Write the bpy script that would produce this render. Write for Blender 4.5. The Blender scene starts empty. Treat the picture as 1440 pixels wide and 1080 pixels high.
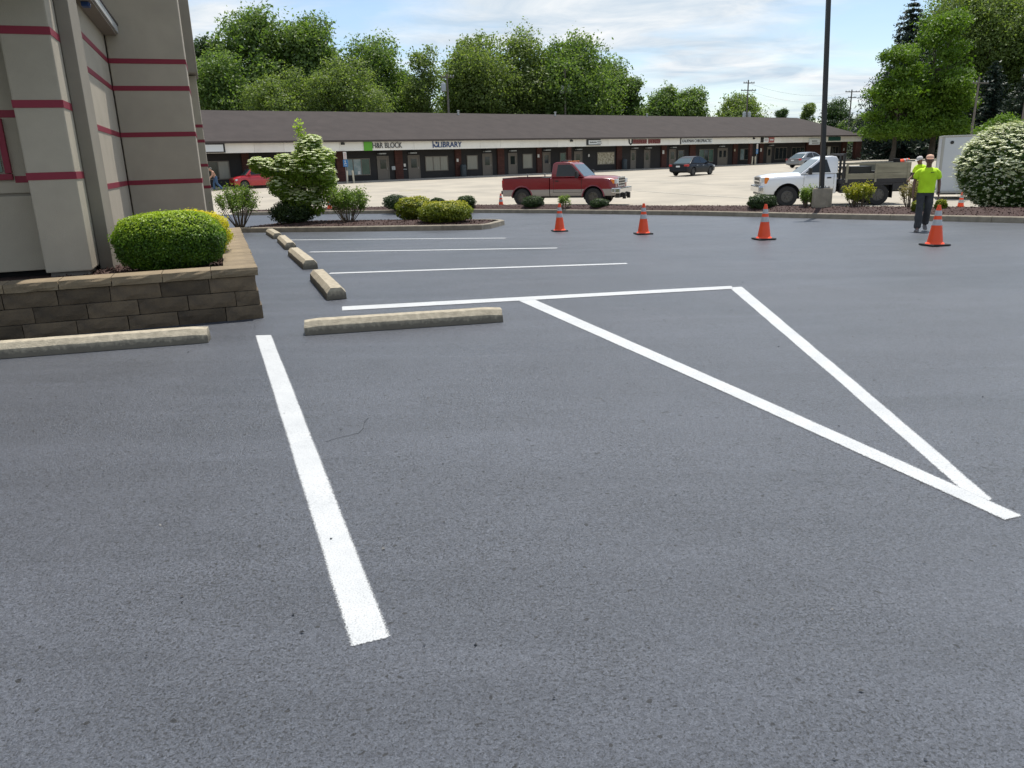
import bpy, bmesh, math, random
import numpy as np
from mathutils import Vector, Matrix, noise

# ------------------------------------------------------------------ camera, sky, sun, exposure
S = bpy.context.scene
COL = S.collection
F_PX, ROLL, PITCH = 1080.0, math.radians(1.68), math.atan(316/1080.0)
CAMP = np.array([0.0, 0.0, 1.6])
_r0 = np.array([1.0, 0, 0]); _u0 = np.array([0, math.sin(PITCH), math.cos(PITCH)])
FWD = np.array([0, math.cos(PITCH), -math.sin(PITCH)])
RGT = _r0*math.cos(ROLL) - _u0*math.sin(ROLL)
UPV = _u0*math.cos(ROLL) + _r0*math.sin(ROLL)
cam_d = bpy.data.cameras.new('camera'); cam = bpy.data.objects.new('camera', cam_d); COL.objects.link(cam)
cam_d.sensor_width = 36.0; cam_d.lens = 36.0*F_PX/1440.0; cam_d.clip_start = 0.05; cam_d.clip_end = 5000
cam.matrix_world = Matrix(((RGT[0], UPV[0], -FWD[0], CAMP[0]), (RGT[1], UPV[1], -FWD[1], CAMP[1]), (RGT[2], UPV[2], -FWD[2], CAMP[2]), (0, 0, 0, 1)))
S.camera = cam

SUN_EL, SUN_AZ = math.radians(71), math.radians(22)      # azimuth from +Y towards +X
world = bpy.data.worlds.new('World'); S.world = world; world.use_nodes = True
nt = world.node_tree; nt.nodes.clear()
def wn(t, **k):
    n = nt.nodes.new(t)
    for a, b in k.items(): setattr(n, a, b)
    return n
out = wn('ShaderNodeOutputWorld')
sky = wn('ShaderNodeTexSky', sky_type='NISHITA', sun_disc=False, sun_elevation=SUN_EL, sun_rotation=SUN_AZ, altitude=200, air_density=1.0, dust_density=0.6, ozone_density=1.5)
bg1 = wn('ShaderNodeBackground'); bg1.inputs['Strength'].default_value = 0.15
bg2 = wn('ShaderNodeBackground'); bg2.inputs['Strength'].default_value = 0.97
tc = wn('ShaderNodeTexCoord'); sep = wn('ShaderNodeSeparateXYZ')
zc = wn('ShaderNodeMath', operation='MAXIMUM'); zc.inputs[1].default_value = 0.0
za = wn('ShaderNodeMath', operation='ADD'); za.inputs[1].default_value = 0.10
dx = wn('ShaderNodeMath', operation='DIVIDE'); dy = wn('ShaderNodeMath', operation='DIVIDE')
cmb = wn('ShaderNodeCombineXYZ')
L = nt.links.new
L(tc.outputs['Generated'], sep.inputs[0]); L(sep.outputs['Z'], zc.inputs[0]); L(zc.outputs[0], za.inputs[0])
L(sep.outputs['X'], dx.inputs[0]); L(za.outputs[0], dx.inputs[1]); L(sep.outputs['Y'], dy.inputs[0]); L(za.outputs[0], dy.inputs[1])
L(dx.outputs[0], cmb.inputs[0]); L(dy.outputs[0], cmb.inputs[1])
mp = wn('ShaderNodeMapping'); mp.inputs['Scale'].default_value = (1.0, 1.25, 1.0); mp.inputs['Rotation'].default_value = (0, 0, 0.35); mp.inputs['Location'].default_value = (3.7, 1.3, 0)
L(cmb.outputs[0], mp.inputs['Vector'])
n1 = wn('ShaderNodeTexNoise'); n1.inputs['Scale'].default_value = 0.55; n1.inputs['Detail'].default_value = 9; n1.inputs['Roughness'].default_value = 0.55; n1.inputs['Distortion'].default_value = 0.35
n2 = wn('ShaderNodeTexNoise'); n2.inputs['Scale'].default_value = 1.7; n2.inputs['Detail'].default_value = 9; n2.inputs['Roughness'].default_value = 0.60; n2.inputs['Distortion'].default_value = 0.5
L(mp.outputs[0], n1.inputs['Vector']); L(mp.outputs[0], n2.inputs['Vector'])
r1 = wn('ShaderNodeValToRGB'); r1.color_ramp.elements[0].position = 0.41; r1.color_ramp.elements[0].color = (0.05, 0.05, 0.05, 1); r1.color_ramp.elements[1].position = 0.57; r1.color_ramp.elements[1].color = (1, 1, 1, 1)
r2 = wn('ShaderNodeValToRGB'); r2.color_ramp.elements[0].position = 0.36; r2.color_ramp.elements[0].color = (0.58, 0.70, 0.82, 1); r2.color_ramp.elements[1].position = 0.66; r2.color_ramp.elements[1].color = (0.97, 0.99, 1.0, 1)
L(n1.outputs['Fac'], r1.inputs[0]); L(n2.outputs['Fac'], r2.inputs[0])
mixs = wn('ShaderNodeMixShader')
L(sky.outputs[0], bg1.inputs['Color']); L(r2.outputs[0], bg2.inputs['Color'])
L(r1.outputs[0], mixs.inputs[0]); L(bg1.outputs[0], mixs.inputs[1]); L(bg2.outputs[0], mixs.inputs[2]); L(mixs.outputs[0], out.inputs[0])

sd = bpy.data.lights.new('sun', 'SUN'); sd.energy = 5.0; sd.angle = math.radians(0.6); sd.color = (1.0, 0.955, 0.88)
sun = bpy.data.objects.new('sun', sd); COL.objects.link(sun)
sdir = Vector((math.sin(SUN_AZ)*math.cos(SUN_EL), math.cos(SUN_AZ)*math.cos(SUN_EL), math.sin(SUN_EL)))
sun.rotation_euler = sdir.to_track_quat('Z', 'Y').to_euler(); sun.location = (20, 30, 60)
S.view_settings.view_transform = 'Standard'; S.view_settings.look = 'None'; S.view_settings.gamma = 1.0
S.view_settings.use_curve_mapping = False; S.view_settings.exposure = 0.06

# ------------------------------------------------------------------ terrain: a shallow drainage dip between the lots
_GP = [(-50, 0), (4, 0), (14, -.15), (18, -.22), (25, -.42), (33, -.58), (40, -.52), (60, -.08), (66, 0), (1e4, 0)]
_gx = np.arange(-60, 200, 0.25); _gz0 = np.interp(_gx, [p[0] for p in _GP], [p[1] for p in _GP])
_gz = np.convolve(np.pad(_gz0, 8, mode='edge'), np.ones(17)/17, mode='valid')
def gz(y): return float(np.interp(y, _gx, _gz))
def ray(px, py): return (px-720)/F_PX*RGT - (py-540)/F_PX*UPV + FWD
def G(px, py):
    """world point of the ground seen at a photo pixel (survey of the photograph)"""
    d = ray(px, py); t = .5
    while CAMP[2]+t*d[2] > gz(t*d[1]) and t < 2000: t *= 1.02
    lo, hi = t/1.02, t
    for _ in range(30):
        m = (lo+hi)/2
        if CAMP[2]+m*d[2] > gz(m*d[1]): lo = m
        else: hi = m
    p = CAMP+hi*d
    return Vector((float(p[0]), float(p[1]), float(p[2])))
def on_plane(px, py, p0, n):
    d = ray(px, py); return CAMP + d*(((np.array(p0)-CAMP) @ n)/(d @ n))
def at_dist(px, Y, py=225):
    d = ray(px, py); return float(d[0]*Y/d[1])
RNG = np.random.default_rng(7); random.seed(5)

# ------------------------------------------------------------------ materials
MATS = {}
def new_mat(name):
    m = bpy.data.materials.new(name); m.use_nodes = True; m.node_tree.nodes.clear(); MATS[name] = m
    return m, m.node_tree.nodes, m.node_tree.links
def pbr(name, col, rough=0.6, metal=0.0, var=0.0, vscale=6.0, bump=0.0, bscale=40.0, coat=0.0, rvar=0.0, col2=None, objvar=0.0, spec=0.5, stretch=None, trans=0.0, emit=None):
    m, N, K = new_mat(name)
    o = N.new('ShaderNodeOutputMaterial'); b = N.new('ShaderNodeBsdfPrincipled'); K.new(b.outputs[0], o.inputs[0])
    b.inputs['Base Color'].default_value = (*col, 1); b.inputs['Roughness'].default_value = rough; b.inputs['Metallic'].default_value = metal
    b.inputs['Coat Weight'].default_value = coat; b.inputs['Coat Roughness'].default_value = 0.06
    b.inputs['Specular IOR Level'].default_value = spec
    b.inputs['Transmission Weight'].default_value = trans
    t = N.new('ShaderNodeTexCoord'); vec = t.outputs['Object']
    if stretch:
        mpn = N.new('ShaderNodeMapping'); mpn.inputs['Scale'].default_value = stretch; K.new(vec, mpn.inputs['Vector']); vec = mpn.outputs[0]
    colout = None
    if var > 0 or col2:
        n = N.new('ShaderNodeTexNoise'); n.inputs['Scale'].default_value = vscale; n.inputs['Detail'].default_value = 6; n.inputs['Roughness'].default_value = .6
        K.new(vec, n.inputs['Vector'])
        r = N.new('ShaderNodeValToRGB'); r.color_ramp.elements[0].position = .32; r.color_ramp.elements[1].position = .68
        c2 = col2 if col2 else tuple(c*(1-var) for c in col)
        c1 = col if col2 else tuple(min(1, c*(1+var*.6)) for c in col)
        r.color_ramp.elements[0].color = (*c2, 1); r.color_ramp.elements[1].color = (*c1, 1)
        K.new(n.outputs['Fac'], r.inputs[0]); colout = r.outputs[0]
    if objvar > 0:
        oi = N.new('ShaderNodeObjectInfo'); hs = N.new('ShaderNodeHueSaturation'); mr = N.new('ShaderNodeMapRange')
        mr.inputs['To Min'].default_value = 1-objvar; mr.inputs['To Max'].default_value = 1+objvar
        K.new(oi.outputs['Random'], mr.inputs[0]); K.new(mr.outputs[0], hs.inputs['Value'])
        if colout: K.new(colout, hs.inputs['Color'])
        else: hs.inputs['Color'].default_value = (*col, 1)
        colout = hs.outputs[0]
    if colout: K.new(colout, b.inputs['Base Color'])
    if bump > 0:
        n = N.new('ShaderNodeTexNoise'); n.inputs['Scale'].default_value = bscale; n.inputs['Detail'].default_value = 5; K.new(vec, n.inputs['Vector'])
        bp = N.new('ShaderNodeBump'); bp.inputs['Strength'].default_value = bump; bp.inputs['Distance'].default_value = 0.01
        K.new(n.outputs['Fac'], bp.inputs['Height']); K.new(bp.outputs[0], b.inputs['Normal'])
    if emit:
        b.inputs['Emission Color'].default_value = (*emit[0], 1); b.inputs['Emission Strength'].default_value = emit[1]
    return m

def asphalt_mat():
    m, N, K = new_mat('sealed_asphalt')
    o = N.new('ShaderNodeOutputMaterial'); b = N.new('ShaderNodeBsdfPrincipled'); K.new(b.outputs[0], o.inputs[0])
    t = N.new('ShaderNodeTexCoord')
    def noise_n(scale, detail=4, rough=.55, st=None, dist=0.0):
        n = N.new('ShaderNodeTexNoise'); n.inputs['Scale'].default_value = scale; n.inputs['Detail'].default_value = detail; n.inputs['Roughness'].default_value = rough; n.inputs['Distortion'].default_value = dist
        v = t.outputs['Object']
        if st:
            q = N.new('ShaderNodeMapping'); q.inputs['Scale'].default_value = st[0]; q.inputs['Rotation'].default_value = (0, 0, st[1]); K.new(v, q.inputs['Vector']); v = q.outputs[0]
        K.new(v, n.inputs['Vector']); return n.outputs['Fac']
    def ramp(x, a, b_, ca=(0, 0, 0, 1), cb=(1, 1, 1, 1)):
        r = N.new('ShaderNodeValToRGB'); r.color_ramp.elements[0].position = a; r.color_ramp.elements[1].position = b_
        r.color_ramp.elements[0].color = ca; r.color_ramp.elements[1].color = cb; K.new(x, r.inputs[0]); return r.outputs[0]
    def mix(f, a, b_, mode='MIX'):
        q = N.new('ShaderNodeMix'); q.data_type = 'RGBA'; q.blend_type = mode
        if hasattr(f, 'links') or not isinstance(f, float): K.new(f, q.inputs[0])
        else: q.inputs[0].default_value = f
        for i, x in ((6, a), (7, b_)):
            if isinstance(x, tuple): q.inputs[i].default_value = x
            else: K.new(x, q.inputs[i])
        return q.outputs[2]
    broad = noise_n(.35, 5, .6, dist=.6)
    streak = noise_n(1.0, 5, .6, (((.22, 1.6, 1)), .35), 1.2)
    base = ramp(broad, .3, .7, ASPH_A, ASPH_B)
    base = mix(ramp(streak, .42, .72), base, mix(.75, base, ASPH_C))
    grain = noise_n(165, 3, .8)
    g2 = N.new('ShaderNodeMix'); g2.data_type = 'RGBA'; g2.blend_type = 'MULTIPLY'; g2.inputs[0].default_value = 1.0
    K.new(base, g2.inputs[6]); K.new(ramp(grain, .37, .60, (.45, .46, .48, 1), (1.35, 1.35, 1.35, 1)), g2.inputs[7])
    base = g2.outputs[2]
    vo = N.new('ShaderNodeTexVoronoi'); vo.inputs['Scale'].default_value = 95; K.new(t.outputs['Object'], vo.inputs['Vector'])
    sp = N.new('ShaderNodeSeparateColor'); K.new(vo.outputs['Color'], sp.inputs[0])
    g3 = N.new('ShaderNodeMix'); g3.data_type = 'RGBA'; g3.blend_type = 'MULTIPLY'; g3.inputs[0].default_value = 1.0
    K.new(base, g3.inputs[6]); K.new(ramp(sp.outputs[0], 0, 1, (.70, .70, .71, 1), (1.26, 1.26, 1.26, 1)), g3.inputs[7]); base = g3.outputs[2]
    # open pores: fine dark pits where the patchiness allows, a few big ones
    pit = noise_n(85, 2, .6)
    patch = noise_n(1.3, 3, .6)
    thr = N.new('ShaderNodeMath'); thr.operation = 'MULTIPLY_ADD'; K.new(patch, thr.inputs[0]); thr.inputs[1].default_value = .22; thr.inputs[2].default_value = -.11
    sm = N.new('ShaderNodeMath'); sm.operation = 'ADD'; K.new(pit, sm.inputs[0]); K.new(thr.outputs[0], sm.inputs[1])
    base = mix(ramp(sm.outputs[0], .575, .62, (0, 0, 0, 1), (.92, .92, .92, 1)), base, (.016, .018, .022, 1))
    big = noise_n(27, 1, .5)
    base = mix(ramp(big, .715, .74), base, (.010, .011, .013, 1))
    K.new(base, b.inputs['Base Color'])
    K.new(ramp(broad, .3, .7, (.37, .37, .37, 1), (.47, .47, .47, 1)), b.inputs['Roughness'])
    b.inputs['Specular IOR Level'].default_value = .62
    ad = N.new('ShaderNodeMath'); ad.operation = 'SUBTRACT'; K.new(grain, ad.inputs[0]); K.new(sm.outputs[0], ad.inputs[1])
    bp = N.new('ShaderNodeBump'); bp.inputs['Strength'].default_value = .8; bp.inputs['Distance'].default_value = .006
    K.new(ad.outputs[0], bp.inputs['Height']); K.new(bp.outputs[0], b.inputs['Normal'])
    return m
ASPH_A = (.057, .064, .078, 1); ASPH_B = (.071, .078, .094, 1); ASPH_C = (.090, .099, .119, 1)

def leaf_mat(name, dark, mid, light, trans=.35, rough=.5):
    m, N, K = new_mat(name)
    o = N.new('ShaderNodeOutputMaterial'); b = N.new('ShaderNodeBsdfPrincipled'); tr = N.new('ShaderNodeBsdfTranslucent'); mx = N.new('ShaderNodeMixShader')
    a = N.new('ShaderNodeAttribute'); a.attribute_name = 'tint'
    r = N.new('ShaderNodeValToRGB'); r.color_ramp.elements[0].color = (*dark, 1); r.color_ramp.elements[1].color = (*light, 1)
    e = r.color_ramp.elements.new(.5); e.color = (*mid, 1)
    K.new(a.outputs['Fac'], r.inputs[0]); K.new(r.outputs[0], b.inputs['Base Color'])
    g = N.new('ShaderNodeMix'); g.data_type = 'RGBA'; g.blend_type = 'MULTIPLY'; g.inputs[0].default_value = 1; g.inputs[7].default_value = (1.25, 1.35, .55, 1); K.new(r.outputs[0], g.inputs[6])
    K.new(g.outputs[2], tr.inputs['Color'])
    b.inputs['Roughness'].default_value = rough; b.inputs['Specular IOR Level'].default_value = .35
    mx.inputs[0].default_value = trans; K.new(b.outputs[0], mx.inputs[1]); K.new(tr.outputs[0], mx.inputs[2]); K.new(mx.outputs[0], o.inputs[0])
    return m

def paint_mat(name, col):
    m, N, K = new_mat(name)
    o = N.new('ShaderNodeOutputMaterial'); b = N.new('ShaderNodeBsdfPrincipled'); tr = N.new('ShaderNodeBsdfTransparent'); mx = N.new('ShaderNodeMixShader')
    b.inputs['Roughness'].default_value = .6; t = N.new('ShaderNodeTexCoord')
    def nz(sc, d):
        n = N.new('ShaderNodeTexNoise'); n.inputs['Scale'].default_value = sc; n.inputs['Detail'].default_value = d; n.inputs['Roughness'].default_value = .7; K.new(t.outputs['Object'], n.inputs['Vector']); return n.outputs['Fac']
    fine, mid = nz(150, 3), nz(3.5, 4)
    r = N.new('ShaderNodeValToRGB'); r.color_ramp.elements[0].position = .33; r.color_ramp.elements[0].color = (*[c*.62 for c in col], 1); r.color_ramp.elements[1].position = .50; r.color_ramp.elements[1].color = (*col, 1); K.new(fine, r.inputs[0])
    r2_ = N.new('ShaderNodeValToRGB'); r2_.color_ramp.elements[0].position = .3; r2_.color_ramp.elements[0].color = (.86, .87, .88, 1); r2_.color_ramp.elements[1].position = .65; r2_.color_ramp.elements[1].color = (1, 1, 1, 1); K.new(mid, r2_.inputs[0])
    q = N.new('ShaderNodeMix'); q.data_type = 'RGBA'; q.blend_type = 'MULTIPLY'; q.inputs[0].default_value = 1; K.new(r.outputs[0], q.inputs[6]); K.new(r2_.outputs[0], q.inputs[7]); K.new(q.outputs[2], b.inputs['Base Color'])
    a = N.new('ShaderNodeAttribute'); a.attribute_name = 'cover'
    s1 = N.new('ShaderNodeMath'); s1.operation = 'MULTIPLY_ADD'; K.new(fine, s1.inputs[0]); s1.inputs[1].default_value = 1.5; s1.inputs[2].default_value = -.95
    s2 = N.new('ShaderNodeMath'); s2.operation = 'ADD'; K.new(a.outputs['Fac'], s2.inputs[0]); K.new(s1.outputs[0], s2.inputs[1])
    s3 = N.new('ShaderNodeMapRange'); s3.inputs['From Min'].default_value = .12; s3.inputs['From Max'].default_value = .50; K.new(s2.outputs[0], s3.inputs[0])
    bp = N.new('ShaderNodeBump'); bp.inputs['Strength'].default_value = .6; bp.inputs['Distance'].default_value = .004; K.new(fine, bp.inputs['Height']); K.new(bp.outputs[0], b.inputs['Normal'])
    K.new(s3.outputs[0], mx.inputs[0]); K.new(tr.outputs[0], mx.inputs[1]); K.new(b.outputs[0], mx.inputs[2]); K.new(mx.outputs[0], o.inputs[0]); return m
M_asph = asphalt_mat()
M_lot = pbr('weathered_lot', (.41, .365, .29), .9, col2=(.30, .27, .22), vscale=.35, bump=.3, bscale=60)
M_grass = pbr('grass_ground', (.10, .13, .035), .95, var=.4, vscale=2.0, bump=.5, bscale=30)
M_road = pbr('pale_road', (.34, .32, .29), .9, var=.15, vscale=.6)
M_white = paint_mat('line_paint', (.52, .53, .53))
M_fadedw = paint_mat('faded_line', (.58, .54, .45))
M_yellow = paint_mat('faded_yellow_line', (.60, .49, .22))
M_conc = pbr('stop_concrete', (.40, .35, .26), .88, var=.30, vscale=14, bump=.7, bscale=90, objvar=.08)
def stain_and_shade(m, z0, z1, col):  # sealer stain at the foot, raised and tinted to paint in the face's shade
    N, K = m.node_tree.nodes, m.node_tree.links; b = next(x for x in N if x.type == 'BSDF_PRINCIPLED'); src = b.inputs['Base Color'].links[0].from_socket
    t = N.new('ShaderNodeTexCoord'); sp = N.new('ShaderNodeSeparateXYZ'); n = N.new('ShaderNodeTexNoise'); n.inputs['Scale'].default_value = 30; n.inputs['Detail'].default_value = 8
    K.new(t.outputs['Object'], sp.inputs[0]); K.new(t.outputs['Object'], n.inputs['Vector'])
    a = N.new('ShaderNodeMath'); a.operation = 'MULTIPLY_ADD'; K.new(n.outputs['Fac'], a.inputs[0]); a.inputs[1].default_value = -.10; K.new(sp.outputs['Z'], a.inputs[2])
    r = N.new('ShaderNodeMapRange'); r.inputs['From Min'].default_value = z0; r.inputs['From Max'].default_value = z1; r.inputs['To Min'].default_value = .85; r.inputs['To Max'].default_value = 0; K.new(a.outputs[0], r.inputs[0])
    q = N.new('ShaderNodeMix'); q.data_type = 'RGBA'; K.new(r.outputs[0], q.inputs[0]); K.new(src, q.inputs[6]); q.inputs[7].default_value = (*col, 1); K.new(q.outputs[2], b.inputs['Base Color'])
stain_and_shade(M_conc, -.010, .045, (.115, .102, .080))
M_kerb = pbr('kerb_concrete', (.27, .235, .18), .9, var=.25, vscale=5, bump=.5, bscale=50, objvar=.07)
M_mulch = pbr('mulch', (.066, .035, .028), .95, col2=(.032, .017, .014), vscale=30, bump=.9, bscale=45)
M_chip = pbr('mulch_chip', (.080, .042, .034), .9, var=.5, vscale=9)
M_stucco = pbr('stucco', (.415, .365, .288), .92, var=.09, vscale=1.6, bump=.5, bscale=130)
M_trim = pbr('stucco_trim', (.25, .222, .180), .9, var=.08, vscale=2, bump=.25, bscale=200)
M_stripe = pbr('red_band', (.23, .011, .032), .6, var=.08, vscale=4)
M_pale = pbr('pale_metal', (.46, .46, .44), .5, var=.06, vscale=3)
M_soffit = pbr('soffit', (.26, .225, .185), .85, var=.06, vscale=3)
M_found = pbr('foundation', (.22, .20, .18), .95, var=.3, vscale=6, bump=.5)
M_dark = pbr('dark_void', (.012, .012, .013), .9)
M_block = pbr('wall_block', (.155, .112, .066), .95, col2=(.070, .054, .038), vscale=3.2, bump=.9, bscale=38, objvar=.42)
M_cap = pbr('wall_cap', (.26, .200, .125), .92, col2=(.17, .130, .082), vscale=5, bump=.6, bscale=60, objvar=.10)
M_roof = pbr('brown_shingles', (.044, .033, .029), .95, col2=(.030, .022, .019), vscale=.8, bump=.4, bscale=12, stretch=(1, 1, 1))
M_fascia = pbr('white_fascia', (.80, .78, .72), .6, var=.06, vscale=.9, objvar=.05)
M_brownmetal = pbr('brown_metal', (.050, .036, .032), .5)
M_brick = pbr('red_brick', (.085, .032, .024), .9, var=.3, vscale=4, bump=.3)
M_wallbrown = pbr('brown_siding', (.028, .026, .026), .85, var=.15, vscale=1.2)
M_door = pbr('taupe_door', (.150, .128, .104), .55, var=.05)
M_frame = pbr('taupe_frame', (.155, .134, .108), .5)
M_glass = pbr('dark_glass', (.020, .025, .028), .06, spec=.7, var=.2, vscale=.4)
M_blind = pbr('pale_blind', (.26, .25, .21), .4, var=.12, vscale=3, coat=.6, stretch=(6, 6, .5))
M_poster = pbr('teal_poster', (.10, .30, .30), .4, col2=(.32, .36, .34), vscale=2.2, coat=.5)
M_poster2 = pbr('pale_poster', (.42, .46, .46), .4, col2=(.10, .20, .22), vscale=1.6, coat=.5)
M_green2 = pbr('green_glass', (.03, .085, .062), .2, var=.3, vscale=1.0, coat=.5)
M_collage = pbr('paper_collage', (.62, .56, .42), .5, col2=(.16, .13, .07), vscale=5.5)
M_paper = pbr('paper', (.68, .66, .62), .7)
M_soff2 = pbr('dark_soffit', (.060, .052, .048), .9)
M_walk = pbr('sidewalk', (.34, .31, .27), .9, var=.15, vscale=1)
M_green = pbr('sign_green', (.10, .36, .02), .5)
M_grey = pbr('letter_grey', (.060, .060, .062), .5)
M_blue = pbr('sign_blue', (.012, .048, .17), .5)
M_red = pbr('sign_red', (.17, .022, .022), .5)
M_signred = pbr('sign_panel_red', (.36, .13, .12), .5)
M_black = pbr('black_paint', (.014, .014, .015), .45)
M_teal = pbr('sign_teal', (.012, .075, .060), .5)
M_signw = pbr('sign_white', (.66, .68, .68), .5)
M_hblue = pbr('parking_blue', (.03, .17, .40), .5)
M_cream = pbr('bollard_cream', (.62, .55, .40), .6, var=.15)
M_bin = pbr('bin_plastic', (.045, .060, .070), .6)
M_polesteel = pbr('pole_dark_bronze', (.014, .014, .017), .38, metal=.0)
M_wood = pbr('pole_wood', (.165, .145, .125), .9, var=.2, vscale=3, stretch=(4, 4, .4))
M_trans = pbr('transformer_grey', (.42, .44, .45), .5)
M_bark = pbr('bark', (.090, .072, .055), .95, var=.4, vscale=5, bump=.8, bscale=12)
M_stem = pbr('shrub_stem', (.14, .105, .075), .95, var=.3, vscale=9)
M_orange = pbr('cone_orange', (.92, .088, .022), .42, var=.06, vscale=4, spec=.4)
M_refl = pbr('cone_collar', (.46, .47, .48), .35, var=.15, vscale=12)
M_rubber = pbr('rubber', (.018, .018, .018), .8)
M_tyre = pbr('tyre', (.020, .020, .021), .85)
M_rim = pbr('alloy', (.09, .09, .09), .4, metal=.6)
M_rimdark = pbr('rim_dark', (.10, .095, .085), .5, metal=.5)
M_chrome = pbr('chrome', (.62, .63, .65), .18, metal=.95)
M_rpaint = pbr('paint_red', (.19, .006, .012), .34, coat=.55)
M_sil = pbr('paint_pewter', (.30, .275, .255), .42, coat=.5)
M_wpaint = pbr('paint_white', (.72, .74, .77), .32, coat=.8)
M_kpaint = pbr('paint_black', (.006, .008, .013), .36, coat=.0, spec=.3)
M_spaint = pbr('paint_silver', (.24, .25, .26), .3, metal=.3, coat=.9)
M_rpaint2 = pbr('paint_bright_red', (.42, .012, .018), .3, coat=.9)
M_cglass = pbr('car_glass', (.008, .012, .015), .05, spec=.45)
M_lglass = pbr('windscreen', (.07, .095, .095), .08, spec=.6)
M_amber = pbr('amber_lens', (.75, .22, .03), .2)
M_tail = pbr('tail_lens', (.42, .02, .02), .2)
M_lamp = pbr('headlamp', (.55, .58, .60), .12)
M_boards = pbr('weathered_boards', (.27, .255, .19), .9, col2=(.165, .155, .115), vscale=2.5, stretch=(.5, 4, 4), objvar=.12)
M_steel = pbr('dark_bed_steel', (.020, .020, .024), .6, var=.2)
M_tool = pbr('tool_handles', (.20, .16, .10), .8)
M_trailer = pbr('trailer_skin', (.50, .53, .56), .35, var=.04, vscale=.6)
M_alu = pbr('aluminium_trim', (.36, .36, .34), .45, metal=.4)
M_skin = pbr('skin', (.15, .075, .055), .6)
M_skin2 = pbr('skin_tan', (.46, .26, .18), .6)
M_hivis = pbr('hivis_shirt', (.50, .78, .015), .85, var=.10, vscale=7, bump=.5, bscale=9)
M_jeans = pbr('dark_jeans', (.045, .047, .050), .9, var=.3, vscale=8, bump=.5, bscale=14)
M_bluejeans = pbr('blue_jeans', (.05, .10, .19), .9, var=.3, vscale=8)
M_cap1 = pbr('peach_cap', (.62, .38, .27), .8)
M_cap2 = pbr('grey_cap', (.50, .48, .47), .8)
M_hair = pbr('grey_hair', (.14, .13, .12), .8)
M_shoe = pbr('shoe', (.16, .14, .13), .7)
M_eye = pbr('eye_dark', (.02, .015, .012), .3)

# ------------------------------------------------------------------ mesh helpers
class MB:
    def __init__(s): s.v = []; s.f = []; s.m = []; s.mats = []
    def mi(s, mat):
        if mat not in s.mats: s.mats.append(mat)
        return s.mats.index(mat)
    def add(s, verts, faces, mat, M=None):
        o = len(s.v)
        s.v += [tuple(M @ Vector(v)) if M else tuple(v) for v in verts]
        k = s.mi(mat)
        s.f += [tuple(i+o for i in f) for f in faces]; s.m += [k]*len(faces); return s
    def box(s, lo, hi, mat, M=None):
        x0, y0, z0 = lo; x1, y1, z1 = hi
        return s.add([(x0, y0, z0), (x1, y0, z0), (x1, y1, z0), (x0, y1, z0), (x0, y0, z1), (x1, y0, z1), (x1, y1, z1), (x0, y1, z1)],
                     [(0, 3, 2, 1), (4, 5, 6, 7), (0, 1, 5, 4), (1, 2, 6, 5), (2, 3, 7, 6), (3, 0, 4, 7)], mat, M)
    def loft(s, rings, mat, closed=True, caps=True, M=None):
        n = len(rings[0]); v = [p for r in rings for p in r]; f = []
        for i in range(len(rings)-1):
            for j in range(n if closed else n-1):
                a, b = i*n+j, i*n+(j+1) % n
                f.append((a, b, b+n, a+n))
        if caps and closed: f += [tuple(range(n-1, -1, -1)), tuple(range((len(rings)-1)*n, len(rings)*n))]
        return s.add(v, f, mat, M)
    def tube(s, pts, rad, mat, n=8, M=None):
        rings = []
        P = [Vector(p) for p in pts]
        for i, p in enumerate(P):
            d = (P[min(i+1, len(P)-1)]-P[max(i-1, 0)]).normalized()
            a = d.orthogonal().normalized() if i == 0 else (a - d*a.dot(d)).normalized()
            b = d.cross(a); r = rad[i] if isinstance(rad, (list, tuple)) else rad
            rings.append([p+(a*math.cos(2*math.pi*k/n)+b*math.sin(2*math.pi*k/n))*r for k in range(n)])
        return s.loft(rings, mat, M=M)
    def lathe(s, prof, mat, n=20, M=None, caps=True):
        return s.loft([[(r*math.cos(2*math.pi*k/n), r*math.sin(2*math.pi*k/n), z) for k in range(n)] for r, z in prof], mat, caps=caps, M=M)
    def prism(s, poly, y0, y1, mat, M=None):       # poly in (x,z), extruded along y
        n = len(poly); v = [(x, y0, z) for x, z in poly]+[(x, y1, z) for x, z in poly]
        f = [tuple(range(n)), tuple(range(2*n-1, n-1, -1))]+[(i, i+n, (i+1) % n+n, (i+1) % n) for i in range(n)]
        return s.add(v, f, mat, M)
    def build(s, name, parent=None, smooth=None, bevel=0.0, segs=2, fix=True):
        me = bpy.data.meshes.new(name); me.from_pydata(s.v, [], s.f)
        for m in s.mats: me.materials.append(m)
        me.polygons.foreach_set('material_index', s.m)
        if fix:
            bm = bmesh.new(); bm.from_mesh(me); bmesh.ops.recalc_face_normals(bm, faces=bm.faces)
            if bevel > 0:
                es = [e for e in bm.edges if len(e.link_faces) == 2 and e.calc_face_angle(0) > .5]
                bmesh.ops.bevel(bm, geom=es, offset=bevel, segments=segs, affect='EDGES', profile=.6, clamp_overlap=True)
            bm.to_mesh(me); bm.free()
        if smooth is not None:
            me.polygons.foreach_set('use_smooth', [True]*len(me.polygons)); me.set_sharp_from_angle(angle=math.radians(smooth))
        me.update()
        return link(name, me, parent)
def link(name, me, parent=None):
    o = bpy.data.objects.new(name, me); COL.objects.link(o)
    if parent: o.parent = parent
    return o
def thing(name, label, cat, loc=(0, 0, 0), rz=0.0, group=None):
    o = bpy.data.objects.new(name, None); o.empty_display_size = .2; COL.objects.link(o); o.location = loc; o.rotation_euler = (0, 0, rz)
    return tag(o, label, cat, group)
def tag(o, label, cat, group=None):
    o['label'] = label; o['category'] = cat
    if group: o['group'] = group
    return o
def struct(o): o['kind'] = 'structure'; return o
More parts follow.
